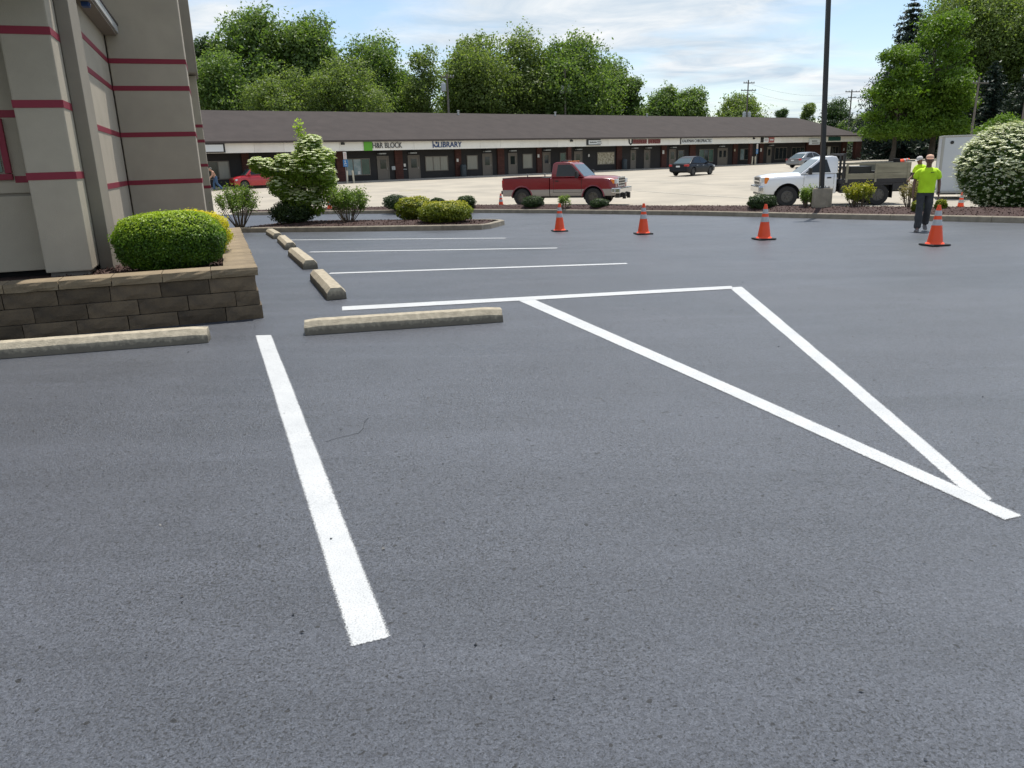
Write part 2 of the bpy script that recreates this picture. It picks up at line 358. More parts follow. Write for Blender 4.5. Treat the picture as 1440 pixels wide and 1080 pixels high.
def stuff(o): o['kind'] = 'stuff'; return o
def copy_thing(root, loc, rz, label=None):
    c = root.copy(); COL.objects.link(c); c.location = loc; c.rotation_euler = (0, 0, rz)
    if label: c['label'] = label
    for ch in list(root.children):
        d = ch.copy(); COL.objects.link(d); d.parent = c
        for g in list(ch.children):
            e = g.copy(); COL.objects.link(e); e.parent = d
    return c
def np_mesh(name, V, k, mat, tint=None, parent=None):
    """N polygons of k own vertices each, fast"""
    V = np.asarray(V, dtype=np.float32).reshape(-1, 3); nf = len(V)//k
    me = bpy.data.meshes.new(name); me.vertices.add(len(V)); me.vertices.foreach_set('co', V.ravel())
    me.loops.add(nf*k); me.loops.foreach_set('vertex_index', np.arange(nf*k, dtype=np.int32))
    me.polygons.add(nf); me.polygons.foreach_set('loop_start', np.arange(0, nf*k, k, dtype=np.int32))
    me.update(calc_edges=True)
    for m in (mat if isinstance(mat, list) else [mat]): me.materials.append(m)
    if tint is not None:
        a = me.attributes.new('tint', 'FLOAT', 'FACE'); a.data.foreach_set('value', np.clip(tint, 0, 1).astype(np.float32))
    return link(name, me, parent)
def norm(a): return a/np.maximum(np.linalg.norm(a, axis=1, keepdims=True), 1e-6)
def leaf_quads(P, size, bias, spread, rng, width=.45, fold=.12):
    n = len(P); nrm = norm(bias + rng.normal(0, spread, (n, 3))); t = norm(np.cross(nrm, rng.normal(0, 1, (n, 3)))); b = np.cross(nrm, t)
    s = np.asarray(size).reshape(-1, 1)*np.ones((n, 1))
    return np.stack([P-t*s*.5, P+b*s*width*.5-nrm*s*fold, P+t*s*.5, P-b*s*width*.5-nrm*s*fold], 1)
def text_mesh(name, body, size, depth, mat, parent, M, width=None):
    cu = bpy.data.curves.new(name, 'FONT'); cu.body = body; cu.size = size; cu.extrude = depth; cu.align_x = 'LEFT'; cu.align_y = 'BOTTOM'
    o = bpy.data.objects.new(name, cu); COL.objects.link(o); bpy.context.view_layer.update()
    me = bpy.data.meshes.new_from_object(o.evaluated_get(bpy.context.evaluated_depsgraph_get())); bpy.data.objects.remove(o); me.name = name
    xs = [v.co.x for v in me.vertices]; ys = [v.co.y for v in me.vertices]
    if width:
        w = max(xs)-min(xs); k = width/w
        for v in me.vertices: v.co.x = (v.co.x-min(xs))*k
    y0 = min(ys); hh = max(ys)-y0
    for v in me.vertices: v.co.y = (v.co.y-y0)*size/hh
    me.materials.clear(); me.materials.append(mat); me.transform(M)
    return link(name, me, parent)

# ------------------------------------------------------------------ ground sheets
def sheet(name, x0, x1, ys, dz, mat, clip=None, parent=None, nx=2):
    bm = bmesh.new(); xs = np.linspace(x0, x1, nx); rows = [[bm.verts.new((x, y, gz(y)+dz)) for x in xs] for y in ys]
    for a, b in zip(rows, rows[1:]):
        for i in range(nx-1): bm.faces.new((a[i], a[i+1], b[i+1], b[i]))
    for co, no in (clip or []):       # keep the side the normal points away from
        bmesh.ops.bisect_plane(bm, geom=bm.verts[:]+bm.edges[:]+bm.faces[:], plane_co=co, plane_no=no, clear_outer=True)
    me = bpy.data.meshes.new(name); bm.to_mesh(me); bm.free(); me.materials.append(mat)
    return link(name, me, parent)
YS = list(np.arange(-12, 70.1, 1.0))
struct(sheet('ground', -1500, 1500, [-300, -30]+YS+[100, 200, 500, 2500], -.02, M_grass))
lot = struct(sheet('parking_lot', -75, 95, YS[25:]+[100, 128, 137], -.008, M_lot, clip=[((59, 115.5, 0), (.92, .1, 0))]))
# kerb line of the long planting strip (surveyed)
STRIP = [Vector((-12.7, 36.6, 0)), Vector((-7.2, 35.5, 0)), Vector((-1.6, 33.9, 0)), Vector((1.65, 32.0, 0)), Vector((4.46, 29.4, 0)), Vector((6.63, 27.3, 0)), Vector((8.06, 25.5, 0)), Vector((10.03, 22.6, 0)), Vector((11.45, 20.65, 0)), Vector((12.6, 18.9, 0)), Vector((14.4, 15.8, 0)), Vector((15.8, 12.6, 0))]
def inward(i): # normal pointing away from the sealed lot
    a = STRIP[max(0, i-1)]; b = STRIP[min(len(STRIP)-1, i+1)]; d = (b-a).normalized(); return Vector((-d.y, d.x, 0))
clips = []
for i in range(len(STRIP)-1):
    d = (STRIP[i+1]-STRIP[i]).normalized(); n = Vector((-d.y, d.x, 0)); clips.append((STRIP[i]+n*.6, n))
asphalt = struct(sheet('asphalt', -30, 30, YS[:51], 0.0, M_asph, clip=[(clips[k][0], clips[k][1]) for k in (0, 2, 4, 6, 8, 10)], nx=9))
struct(sheet('road', 40, 200, [141, 149], -.004, M_road))
struct(sheet('path', 70, 120, [127, 129.5], -.002, M_road))

def painted(quad, label, mat=M_white, parent=asphalt, n=14, jit=.006, dz=.004, name='painted_line'):
    """a strip between two edges given by world corners a0,a1 (near end) and b0,b1 (far end)"""
    a0, a1, b0, b1 = quad; rows, cov = [], []; fr = .016; V_ = []
    ln = max(.5, ((b0+b1)/2-(a0+a1)/2).length); ts = [-fr/ln, 0.0]+[i/n for i in range(1, n)]+[1.0, 1+fr/ln]
    for k, t in enumerate(ts):
        l = a0.lerp(b0, t); r = a1.lerp(b1, t); w = (r-l).normalized(); e = k in (0, len(ts)-1)
        l = l + w*random.uniform(-jit, jit); r = r + w*random.uniform(-jit, jit)
        for p, c in ((l-w*fr, 0), (l+w*fr*.7, 1), ((l+r)/2, 1), (r-w*fr*.7, 1), (r+w*fr, 0)): V_.append((p.x, p.y, gz(p.y)+dz)); cov.append(0.0 if e else c)
    me = bpy.data.meshes.new(name); me.from_pydata(V_, [], [(5*i+j, 5*i+j+1, 5*i+j+6, 5*i+j+5) for i in range(len(ts)-1) for j in range(4)])
    me.attributes.new('cover', 'FLOAT', 'POINT').data.foreach_set('value', cov); me.materials.append(mat); me.update()
    if me.polygons[0].normal.z < 0: me.flip_normals()
    o = link(name, me, parent)
    if label: o['label'] = label
    return o
def line_w(a, b, w, label, **k):
    d = (b-a); d.z = 0; d.normalize(); n = Vector((-d.y, d.x, 0))*w/2
    return painted((a-n, a+n, b-n, b+n), label, **k)
painted((G(495, 907), G(546, 895), G(360, 472), G(381, 471.5)), 'wide white line running towards the viewer beside the left wheel stop', n=24, jit=.0018, dz=.002)
painted((G(1411, 730.5), G(1435, 725), G(725, 421), G(748, 420)), 'white diagonal line from the front wheel stop to the lower right', n=24, jit=.002, dz=.0034)
painted((G(1372, 706), G(1394, 702), G(1026, 404.5), G(1043, 403.5)), 'white line down the right side of the hatched triangle', n=24, jit=.003, dz=.0020)
painted((G(482, 437), G(482, 431.5), G(1030, 406.5), G(1028, 402.5)), 'white line behind the front wheel stop', n=16, jit=.002, dz=.0048)
for a, b, lab in (((464, 384.6), (881, 370.8), 'white stall line at the nearest angled wheel stop'), ((436, 354.6), (783, 349), 'white stall line second from the planting island'), ((408, 337.6), (711, 335), 'white stall line nearest the planting island')):
    line_w(G(*a), G(*b), .15, lab, n=12, jit=.003)
# faint old markings on the pale lot
for a, b, mt in (((892, 268), (1052, 278.5), M_fadedw), ((930, 257), (1070, 262), M_fadedw), ((560, 269), (592, 266.5), M_yellow), ((905, 254.5), (990, 257.5), M_fadedw), ((1052, 243), (1125, 240), M_fadedw), ((330, 268.5), (372, 268), M_fadedw), ((530, 272), (690, 270), M_fadedw)):
    line_w(G(*a), G(*b), .13, 'faint old stall line on the pale lot' if mt is M_fadedw else 'faint yellow stall line on the pale lot', mat=mt, parent=lot, n=8, jit=.02)
# hairline crack and oil-dark crumbs in the fresh sealer
mb = MB(); crk = [(458, 622), (474, 617), (490, 613), (504, 610), (511, 603), (512, 595), (518, 588)]
for a, b in zip(crk, crk[1:]):
    p, q = G(*a), G(*b); mb.box((0, -.0011, .003), ((q-p).length, .0011, .0042), M_black, Matrix.Translation(p) @ Matrix.Rotation(math.atan2(q.y-p.y, q.x-p.x), 4, 'Z'))
mb.build('crack', asphalt)
n = 420; X = RNG.uniform(-7, 8, n); Yc = 1.5+RNG.random(n)**1.6*13; P = np.stack([X, Yc, [gz(y)+.004 for y in Yc]], 1)
q = leaf_quads(P, RNG.uniform(.006, .020, n), np.array([[0, 0, 1.]])*np.ones((n, 1)), .25, RNG, .7, -.2)
stuff(np_mesh('gravel_crumbs', q, 4, M_black))

# ------------------------------------------------------------------ kerbs and mulch beds
def kerb_run(pts, parent, w=.17, h=.15, seg=2.6, name='kerb_stone', side=1):
    """stones along a polyline; side: offset direction of the back face"""
    P = [Vector((p[0], p[1], 0)) for p in pts]; D = [0]
    for a, b in zip(P, P[1:]): D.append(D[-1]+(b-a).length)
    def at(s):
        for i in range(len(P)-1):
            if s <= D[i+1] or i == len(P)-2: return P[i].lerp(P[i+1], (s-D[i])/max(1e-6, D[i+1]-D[i]))
    def nrm(s):
        d = (at(min(s+.3, D[-1]))-at(max(s-.3, 0))).normalized(); return Vector((-d.y, d.x, 0))*side
    k = max(1, round(D[-1]/seg)); sl = D[-1]/k
    for i in range(k):
        ss = np.linspace(i*sl+.006, (i+1)*sl-.006, 5); rings = []
        for s in ss:
            a = at(s); n_ = nrm(s); g = gz(a.y)
            rings.append([(a.x, a.y, g-.06), (a.x+n_.x*.012, a.y+n_.y*.012, g+h-.02), (a.x+n_.x*.032, a.y+n_.y*.032, g+h), (a.x+n_.x*w, a.y+n_.y*w, g+h), (a.x+n_.x*w, a.y+n_.y*w, g-.06)])
        b = MB(); b.loft(rings, M_kerb); b.build(name, parent)
CHIPS = []
def mulch_patch(name, front, back, bulge, rows=7, base=.12):
    bm = bmesh.new(); g = []
    for i in range(len(front)):
        r = []
        for j in range(rows):
            t = j/(rows-1); p = Vector((*front[i][:2], 0)).lerp(Vector((*back[i][:2], 0)), t)
            e = min(i, len(front)-1-i)/max(1, (len(front)-1)/2); e = min(1, e*2.5+.15)
            z = gz(p.y)+base+bulge*math.sin(math.pi*t)**.8*e+.018*noise.noise(Vector((p.x*2.3, p.y*2.3, 0)))
            r.append(bm.verts.new((p.x, p.y, z)))
        g.append(r)
    for a, b in zip(g, g[1:]):
        for j in range(rows-1): bm.faces.new((a[j], b[j], b[j+1], a[j+1]))
    bmesh.ops.recalc_face_normals(bm, faces=bm.faces)
    me = bpy.data.meshes.new(name); bm.to_mesh(me)
    for f in bm.faces:
        if f.normal.z < 0: me.flip_normals(); break
    # sample chips on faces
    pts = []
    for f in bm.faces:
        vs = [v.co for v in f.verts]
        for _ in range(int(f.calc_area()*170)):
            a, b = random.random(), random.random(); pts.append((vs[0]*(1-a)+vs[1]*a)*(1-b)+(vs[3]*(1-a)+vs[2]*a)*b+Vector((0, 0, .012)))
    CHIPS.extend([tuple(p) for p in pts]); bm.free(); me.materials.append(M_mulch); me.polygons.foreach_set('use_smooth', [True]*len(me.polygons))
    return struct(link(name, me))
def dens(pts, k=4):
    o = []
    for a, b in zip(pts, pts[1:]): o += [a.lerp(b, t/k) for t in range(k)]
    return o+[pts[-1]]
front = dens(STRIP, 5)
def bed_w(i): return 1.5+1.9*min(1, max(0, (i-22)/16)) if i > 22 else 1.5
FRN = []
for i, p in enumerate(front):
    a = front[max(0, i-2)]; b = front[min(len(front)-1, i+2)]; d = (b-a).normalized(); FRN.append(Vector((-d.y, d.x, 0)))
back = [p+n_*bed_w(i) for i, (p, n_) in enumerate(zip(front, FRN))]
kerb = struct(bpy.data.objects.new('kerb', None)); COL.objects.link(kerb)
kerb_run(front, kerb, side=1); kerb_run(back, kerb, side=-1)
mulch_patch('mulch_bed', [p+n_*.16 for p, n_ in zip(front, FRN)], [p-n_*.16 for p, n_ in zip(back, FRN)], .17)
# near island at the end of the stall row
IS_F = [G(322, 327.4), G(500, 325.6), G(683, 323.2)]
IS_F = [Vector((p.x, p.y, 0)) for p in IS_F]
d0 = (IS_F[2]-IS_F[1]).normalized(); nb = Vector((-d0.y, d0.x, 0))
IS_B = [IS_F[0]+nb*3.6+Vector((.4, 0, 0)), IS_F[1]+nb*3.6, IS_F[2]+nb*3.3-d0*.9]
isl = struct(bpy.data.objects.new('kerb', None)); COL.objects.link(isl)
rnd = [IS_F[2]-d0*.35, IS_F[2]-d0*.1+nb*.08, IS_F[2]+nb*.35, IS_F[2]+nb*2.6-d0*.1, IS_F[2]+nb*3.1-d0*.5, IS_B[2]]
kerb_run([IS_F[0], IS_F[1]]+rnd, isl, side=1); kerb_run([IS_B[0], IS_B[1], IS_B[2]], isl, side=-1)
fl = dens([IS_F[0], IS_F[1], IS_F[2]-d0*.15], 6); bl = dens([IS_B[0], IS_B[1], IS_F[2]+nb*3.2-d0*.6], 6)
mulch_patch('mulch_bed', [p+nb*.16 for p in fl], [p-nb*.16 for p in bl], .10)

# ------------------------------------------------------------------ restaurant at the left and its planter
RO, RA = Vector((-2.87, 8.72, 0)), math.radians(20)
RM = Matrix.Translation(RO) @ Matrix.Rotation(RA, 4, 'Z')
rest = thing('restaurant_building', 'beige stucco building with dark red bands behind the block planter', 'building', RO, RA)
def rbox(name, lo, hi, mat, bevel=0.012, label=None, parent=rest):
    o = MB().box(lo, hi, mat).build(name, parent, bevel=bevel)
    if label: o['label'] = label
    return o
ZT = 7.2
rbox('wall', (-9, 1.3, .5), (-2.23, 1.7, 1.355), M_stucco, label='shaded front wall below the groove')
rbox('wall', (-9, 1.3, 1.385), (-2.23, 1.7, ZT), M_stucco, label='shaded front wall around the window')
rbox('wall', (-9, 1.33, 1.3), (-2.23, 1.68, 1.44), M_trim, 0, label='recessed groove in the front wall')
rbox('foundation', (-9, 1.45, -.3), (-2.3, 1.72, .52), M_dark)
rbox('pilaster', (-2.23, .9, .5), (-1.75, 1.6, ZT), M_stucco, .018, label='front pilaster with three red bands')
rbox('foundation', (-2.2, .98, -.3), (-1.79, 1.55, .51), M_found, label='bare grey foundation under the pilaster')
rbox('corner_trim', (-1.745, 1.46, .40), (-1.60, 2.2, ZT), M_trim, .01)
rbox('wall', (-4.5, 1.72, .1), (-1.77, 6.9, ZT), M_stucco, label='sunlit side wall with a strip of shade')
rbox('pilaster', (-1.75, 6.5, .1), (-.53, 7.6, ZT), M_stucco, .018, label='wide pilaster with four red bands')
rbox('wall', (-4.6, 7.0, 0), (-1.0, 22, ZT), M_stucco, label='far side wall')
rbox('pilaster', (-1.05, 20.5, -.7), (-.49, 21.6, 4.60), M_stucco, .018, label='narrow far pilaster')
rbox('roof_overhang', (-1.05, 19.9, 4.63), (-.42, 22, ZT), M_trim, .01)
rbox('parapet', (-9, 1.6, ZT+.003), (-1.2, 22, ZT+.3), M_trim)
rbox('canopy', (-1.765, 2.3, 3.81), (-1.56, 6.49, 3.99), M_soffit, .006)
rbox('gutter', (-1.557, 2.3, 3.84), (-1.53, 6.48, 3.96), M_pale, .004)
rbox('drip_edge', (-1.60, 2.3, 3.965), (-1.515, 6.485, 3.99), M_brownmetal, 0)
rbox('shading_eave', (-9, -1.2, 3.62), (-1.62, 1.28, 3.86), M_soffit, .01)  # unseen eave, made deeper so that it darkens the front pilaster
lb = MB(); lb.box((-1.70, 3.50, 3.75), (-1.60, 3.66, 3.808), M_blue); lb.box((-1.60, 3.52, 3.76), (-1.585, 3.57, 3.79), M_paper); lb.build('soffit_light', rest, bevel=.01)
# red bands, proud of the plaster by 5 mm
def band(lo, hi): return rbox('red_band', lo, hi, M_stripe, 0)
for z in (3.055, 2.32, 1.565):
    band((-2.236, .894, z-.040), (-1.744, 1.455, z+.040))
for z in (2.245,): band((-9, 1.294, z-.04), (-2.24, 1.31, z+.04))
band((-2.43, 1.294, 1.50), (-2.24, 1.31, 1.575))
for z in (3.41, 2.97, 2.20, 1.385):
    band((-1.78, 2.25, z-.04), (-1.763, 6.49, z+.04)); band((-1.755, 6.494, z-.04), (-.524, 7.605, z+.04))
for z in (2.99, 2.50, 1.70, .97): band((-1.06, 20.494, z-.05), (-.484, 21.6, z+.05))
win = MB()
for lo, hi in (((-5.0, 1.25, 1.535), (-2.44, 1.31, 1.60)), ((-2.505, 1.25, 1.605), (-2.44, 1.31, 2.195)), ((-5, 1.25, 1.625), (-4.91, 1.31, 2.195)), ((-3.7, 1.255, 1.625), (-3.62, 1.31, 2.195))): win.box(lo, hi, M_stripe)
wf = win.build('window', rest, bevel=.006); wf['label'] = 'red framed window at the left edge'
MB().box((-4.9, 1.27, 1.62), (-2.53, 1.29, 2.2), M_green2).build('pane', wf)

# planter: every block and cap stone its own piece
plant = thing('block_planter', 'tan split-face block retaining planter under the round green hedge', 'planter', RO, RA)
def block_mesh(kind, w, h, d, seed, cap):
    r = random.Random(seed); bm = bmesh.new(); nx, nz = 5, 3
    e = .006
    fr = [[bm.verts.new(((i/nx-.5)*(w-.008)+ (r.uniform(-.003, .003)), (0 if (0 < i < nx and 0 < j < nz) else .011)+r.uniform(-.008, .007), j/nz*(h-.004)+r.uniform(-.0015, .0015))) for i in range(nx+1)] for j in range(nz+1)]
    bk = [[bm.verts.new(((i/nx-.5)*(w-.008), d, j/nz*(h-.004))) for i in range(nx+1)] for j in range(nz+1)]
    for j in range(nz):
        for i in range(nx): bm.faces.new((fr[j][i], fr[j][i+1], fr[j+1][i+1], fr[j+1][i]))
    bm.faces.new([bk[0][i] for i in (0,)]+[bk[0][nx], bk[nz][nx], bk[nz][0]])
    for i in range(nx):
        bm.faces.new((fr[nz][i], fr[nz][i+1], bk[nz][i+1], bk[nz][i])); bm.faces.new((fr[0][i+1], fr[0][i], bk[0][i], bk[0][i+1]))
    for j in range(nz):
        bm.faces.new((fr[j][0], fr[j+1][0], bk[j+1][0], bk[j][0])); bm.faces.new((fr[j+1][nx], fr[j][nx], bk[j][nx], bk[j+1][nx]))
    bmesh.ops.recalc_face_normals(bm, faces=bm.faces)
    me = bpy.data.meshes.new(kind); bm.to_mesh(me); bm.free(); me.materials.append(M_cap if cap else M_block)
    return me
BLK = [block_mesh('block', .50, .163, .26, i, False) for i in range(7)]
HBK = [block_mesh('block', .26, .163, .26, 20+i, False) for i in range(3)]
CPS = [block_mesh('cap_stone', .50, .095, .36, 40+i, True) for i in range(6)]
def put(me, name, loc, rz): o = link(name, me, plant); o.location = loc; o.rotation_euler = (0, 0, rz); return o
for c, z in enumerate((-.075, .090, .255)):
    off = (0, .17, .34)[c]
    # front run towards -x, from the corner
    x = -.0 + (.035, .018, 0)[c]; first = True
    while x > -5.4:
        w = .26 if (first and c == 1) else (.40 if (first and c == 0) else .50); first = False
        me = random.choice(HBK) if w == .26 else random.choice(BLK)
        o = put(me, 'block', (x-w/2, -(.035, .018, 0)[c], z), 0)
        if w == .40: o.scale = (.8, 1, 1)
        x -= w
    y = .27; xo = (.035, .018, 0)[c]; first = True
    while y < 6.2:
        w = .26 if (first and c == 1) else .50; first = False
        put(random.choice(HBK if w == .26 else BLK), 'block', (xo, y+w/2, z), math.radians(90)); y += w
x = .035; i = 0
while x > -5.4:
    w = .5; put(CPS[i % 6], 'cap_stone', (x-w/2, -.03+random.uniform(-.006, .006), .421), random.uniform(-.006, .006)); x -= w; i += 1
y = .335
while y < 6.2:
    o = put(random.choice(CPS), 'cap_stone', (.035+random.uniform(-.006, .006), y+.235, .421), math.radians(90)+random.uniform(-.006, .006)); o.scale = (.94, 1, 1); y += .47
soil_v = []
bm = bmesh.new()
nx_, ny_ = 40, 48
g = [[bm.verts.new((-5.4+5.2*i/nx_, .25+6.3*j/ny_, .425+.02*noise.noise(Vector((i*.5, j*.5, 3))))) for i in range(nx_+1)] for j in range(ny_+1)]
for j in range(ny_):
    for i in range(nx_): bm.faces.new((g[j][i], g[j][i+1], g[j+1][i+1], g[j+1][i]))
me = bpy.data.meshes.new('mulch_bed'); bm.to_mesh(me); bm.free(); me.materials.append(M_mulch)
o = struct(link('mulch_bed', me)); o.matrix_world = RM
for _ in range(1500):
    p = RM @ Vector((random.uniform(-2.2, -.28), random.uniform(.28, 1.7), random.uniform(.44, .455))); CHIPS.append(tuple(p))
CP = np.array(CHIPS); nC = len(CP)
q = leaf_quads(CP, RNG.uniform(.03, .085, nC), np.array([[0, 0, .8]])*np.ones((nC, 1)), .5, RNG, .42, .1)
stuff(np_mesh('mulch_chips', q, 4, M_chip))

# ------------------------------------------------------------------ wheel stops
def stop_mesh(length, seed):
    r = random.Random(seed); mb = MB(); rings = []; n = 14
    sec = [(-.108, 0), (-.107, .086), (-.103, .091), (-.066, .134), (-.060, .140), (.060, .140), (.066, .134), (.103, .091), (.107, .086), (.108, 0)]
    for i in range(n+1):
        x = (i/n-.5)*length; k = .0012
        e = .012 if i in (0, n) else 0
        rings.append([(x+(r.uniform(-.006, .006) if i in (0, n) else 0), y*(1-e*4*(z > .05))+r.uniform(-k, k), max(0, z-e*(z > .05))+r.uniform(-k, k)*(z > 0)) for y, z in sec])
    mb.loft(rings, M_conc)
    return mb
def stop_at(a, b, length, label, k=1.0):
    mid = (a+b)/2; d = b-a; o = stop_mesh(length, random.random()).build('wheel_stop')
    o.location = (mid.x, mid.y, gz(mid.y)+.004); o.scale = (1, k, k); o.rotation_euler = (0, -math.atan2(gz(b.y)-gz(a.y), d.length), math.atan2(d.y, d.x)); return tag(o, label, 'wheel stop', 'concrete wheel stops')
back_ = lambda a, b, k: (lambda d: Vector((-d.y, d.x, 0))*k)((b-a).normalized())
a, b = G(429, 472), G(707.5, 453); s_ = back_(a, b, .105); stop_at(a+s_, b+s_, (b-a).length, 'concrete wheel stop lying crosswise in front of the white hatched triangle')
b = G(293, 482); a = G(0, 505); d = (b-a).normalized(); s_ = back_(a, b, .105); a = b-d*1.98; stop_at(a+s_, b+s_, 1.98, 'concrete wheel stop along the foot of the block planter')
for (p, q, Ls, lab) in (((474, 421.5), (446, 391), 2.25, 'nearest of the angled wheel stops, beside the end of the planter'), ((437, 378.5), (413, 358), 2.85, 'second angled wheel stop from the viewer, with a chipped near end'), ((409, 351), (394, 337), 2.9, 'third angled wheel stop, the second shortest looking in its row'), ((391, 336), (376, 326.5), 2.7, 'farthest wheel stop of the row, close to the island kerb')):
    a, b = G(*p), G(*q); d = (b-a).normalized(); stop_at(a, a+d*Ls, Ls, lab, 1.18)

# ------------------------------------------------------------------ strip mall
MA = math.radians(36.84); M0 = Vector((-12.84, 69.48, 0)); MM = Matrix.Translation(M0) @ Matrix.Rotation(MA, 4, 'Z')
m1 = np.array([math.cos(MA), math.sin(MA), 0]); m2 = np.array([-m1[1], m1[0], 0]); M0n = np.array(M0)
def mx(px, y=1.8, py=None):
    p = on_plane(px, py if py else 262-.045*(px-400), M0n+m2*y, m2); return float((p-M0n) @ m1)
mall = thing('strip_mall', 'long low brown shopping strip with dark shingle roof and white sign band', 'shopping strip', M0, MA)
XL, XR, XW = -26.0, mx(1212, 0, 195), mx(1187)
RY, RZ = 9.0, 6.45
def sub(name, mb, parent=mall, **k): return mb.build(name, parent, **k)
r = MB()   # hipped roof with a little sag so that it is not a ruler-straight plane
xr = mx(1121, RY, 165); ez, ov = 3.50, .35
def rrow(t, back=False):
    y = -ov+(RY+ov)*t; z = ez+(RZ-ez)*t
    return y, z
NXR = 44; V = []; Fq = []
for t in np.linspace(0, 1, 5):
    y, z = rrow(t); xe = (XR+ov)*(1-t)+xr*t
    for i in range(NXR+1):
        x = XL+(xe-XL)*i/NXR; V.append((x, y, z+.035*noise.noise(Vector((x*.35, t*2, 1)))*(0 < t < 1)+.03*noise.noise(Vector((x*.2, 7, t)))))
for j in range(4):
    for i in range(NXR): a = j*(NXR+1)+i; Fq.append((a, a+1, a+NXR+2, a+NXR+1))
r.add(V, Fq, M_roof)
r.add([(XR+ov, -ov, ez), (XR+ov, 2*RY+ov, ez), (xr, RY, RZ)], [(0, 1, 2)], M_roof)
r.add([(XL, RY, RZ), (xr, RY, RZ), (XR+ov, 2*RY+ov, ez), (XL, 2*RY+ov, ez)], [(0, 1, 2, 3)], M_roof)
roof = sub('roof', r)
c = MB()
for x in (mx(640, RY, 158), mx(776, RY, 160), mx(905, RY, 162)): c.lathe([(.10, 0), (.10, .5), (.15, .52), (.15, .6), (.02, .62)], M_pale, n=10, M=Matrix.Translation((x, RY-.6, RZ-.35)))
c.build('vent_pipe', roof)
sub('gutter', MB().box((XL, -ov-.06, ez-.10), (XR+ov+.05, -ov+.06, ez+.06), M_brownmetal))
sub('gutter', MB().box((XR+ov-.06, -ov+.06, ez-.10), (XR+ov+.05, 2*RY+ov, ez+.06), M_brownmetal))
x = XL; pw = 2.44; FP = []
while x < XR-.3:
    x1 = min(x+pw, XR); FP.append(sub('fascia_panel', MB().box((x+.008, -.05, 2.68+random.uniform(-.004, .004)), (x1-.008, .05+random.uniform(-.004, .004), 3.42), M_fascia))); x = x1
sub('fascia_panel', MB().box((XR-.1, .055, 2.68), (XR, 2*RY, 3.42), M_fascia))
sub('soffit', MB().box((XL, .06, 2.75), (XR-.11, 1.75, 2.83), M_soff2))
sub('soffit', MB().box((XW-.2, 1.75, 2.752), (XR-.11, 2*RY-.1, 2.83), M_soff2))
sub('sidewalk', MB().box((XL, -.02, -.35), (XR+.4, 1.78, .12), M_walk), bevel=.02)
sub('sidewalk', MB().box((XW-.1, 1.79, -.35), (XR+.4, 2*RY, .12), M_walk))
sub('wall', MB().box((XL, 1.8, -.2), (XW, 2*RY, 2.9), M_wallbrown))
WY = 1.8
def pier(x0, x1, y0=1.62, y1=1.795, lab=None, z1=2.745):
    b = MB(); n = 13
    for i in range(n): z = .12+(z1-.12)*i/n; b.box((x0, y0+(.0 if i % 2 else .006), z), (x1, y1, z+(z1-.12)/n-.012), M_brick)
    b.box((x0+.01, y0+.02, .12), (x1-.01, y1-.003, z1), M_dark)
    o = sub('brick_pier', b)
    if lab: o['label'] = lab
for a, b in ((344, 354), (475, 488), (556.5, 567), (640.5, 648.5), (699.5, 708.5), (754.5, 761), (866, 873), (928.5, 935.5), (968, 976), (1029, 1035), (1066, 1071), (1131, 1152), (1181, 1187.5)): pier(mx(a), mx(b))
pier(mx(1203.5, 0, 215), mx(1211.5, 0, 215), .08, .55, 'free-standing brick post at the far corner', 2.74)
pier(mx(1056-1.8, .1, 215), mx(1056+1.8, .1, 215), .08, .34, None, 2.74)
pier(mx(799, .1, 235), mx(803.5, .1, 235), .08, .40, None, 2.74)
def door(a, b, glass=True, label=None, z1=2.22, double=False):
    x0, x1 = mx(a), mx(b)
    f = MB(); f.box((x0, 1.74, .12), (x0+.09, 1.797, z1), M_frame); f.box((x1-.09, 1.74, .12), (x1, 1.797, z1), M_frame); f.box((x0+.092, 1.742, z1-.09), (x1-.092, 1.797, z1), M_frame)
    d = sub('door', f)
    if label: d['label'] = label
    lf = MB(); lf.box((x0+.095, 1.765, .13), (x1-.095, 1.796, z1-.095), M_door); lf.build('door_leaf', d)
    w = x1-x0; spans = [(x0+.26*w, x1-.26*w)] if not double else [(x0+.16*w, x0+.42*w), (x0+.58*w, x1-.16*w)]
    for s0, s1 in spans:
        if glass: MB().box((s0, 1.755, 1.10), (s1, 1.764, z1-.32), M_glass).build('pane', d)
    MB().box((x1-.20, 1.72, 1.0), (x1-.16, 1.764, 1.16), M_alu).build('handle', d)
    MB().box((x0, 1.2, 2.36), (x0+.7, 1.6, 2.46), M_trans).build('overhead_lamp', d)
for a, b, k in ((532, 548.5, 0), (575, 591.5, 0), (679, 692.5, 0), (715, 727.5, 0), (763, 774, 0), (807, 818.5, 0), (886, 893.5, 0), (905, 913.5, 0), (940, 949.5, 0), (1008, 1022, 1), (1077, 1083.5, 0)): door(a, b, double=bool(k))
def window(a, b, mats, z0=.80, z1=2.02, label=None):
    x0, x1 = mx(a), mx(b); f = MB(); t = .07; n = len(mats)
    f.box((x0-t, 1.73, z0-t), (x1+t, 1.797, z0), M_frame); f.box((x0-t, 1.73, z1), (x1+t, 1.797, z1+t), M_frame)
    f.box((x0-t, 1.732, z0+.002), (x0, 1.797, z1-.002), M_frame); f.box((x1, 1.732, z0+.002), (x1+t, 1.797, z1-.002), M_frame)
    w = (x1-x0)/n
    for i in range(1, n): f.box((x0+w*i-.035, 1.732, z0+.002), (x0+w*i+.035, 1.797, z1-.002), M_frame)
    o = sub('window', f)
    if label: o['label'] = label
    for i, m in enumerate(mats): MB().box((x0+w*i+.037*(i > 0), 1.76, z0+.002), (x0+w*(i+1)-.037*(i < n-1), 1.79, z1-.002), m).build('pane', o)
    return o
window(296, 325, [M_glass, M_blind], .75, 2.05, 'two-pane window behind the shirtless person')
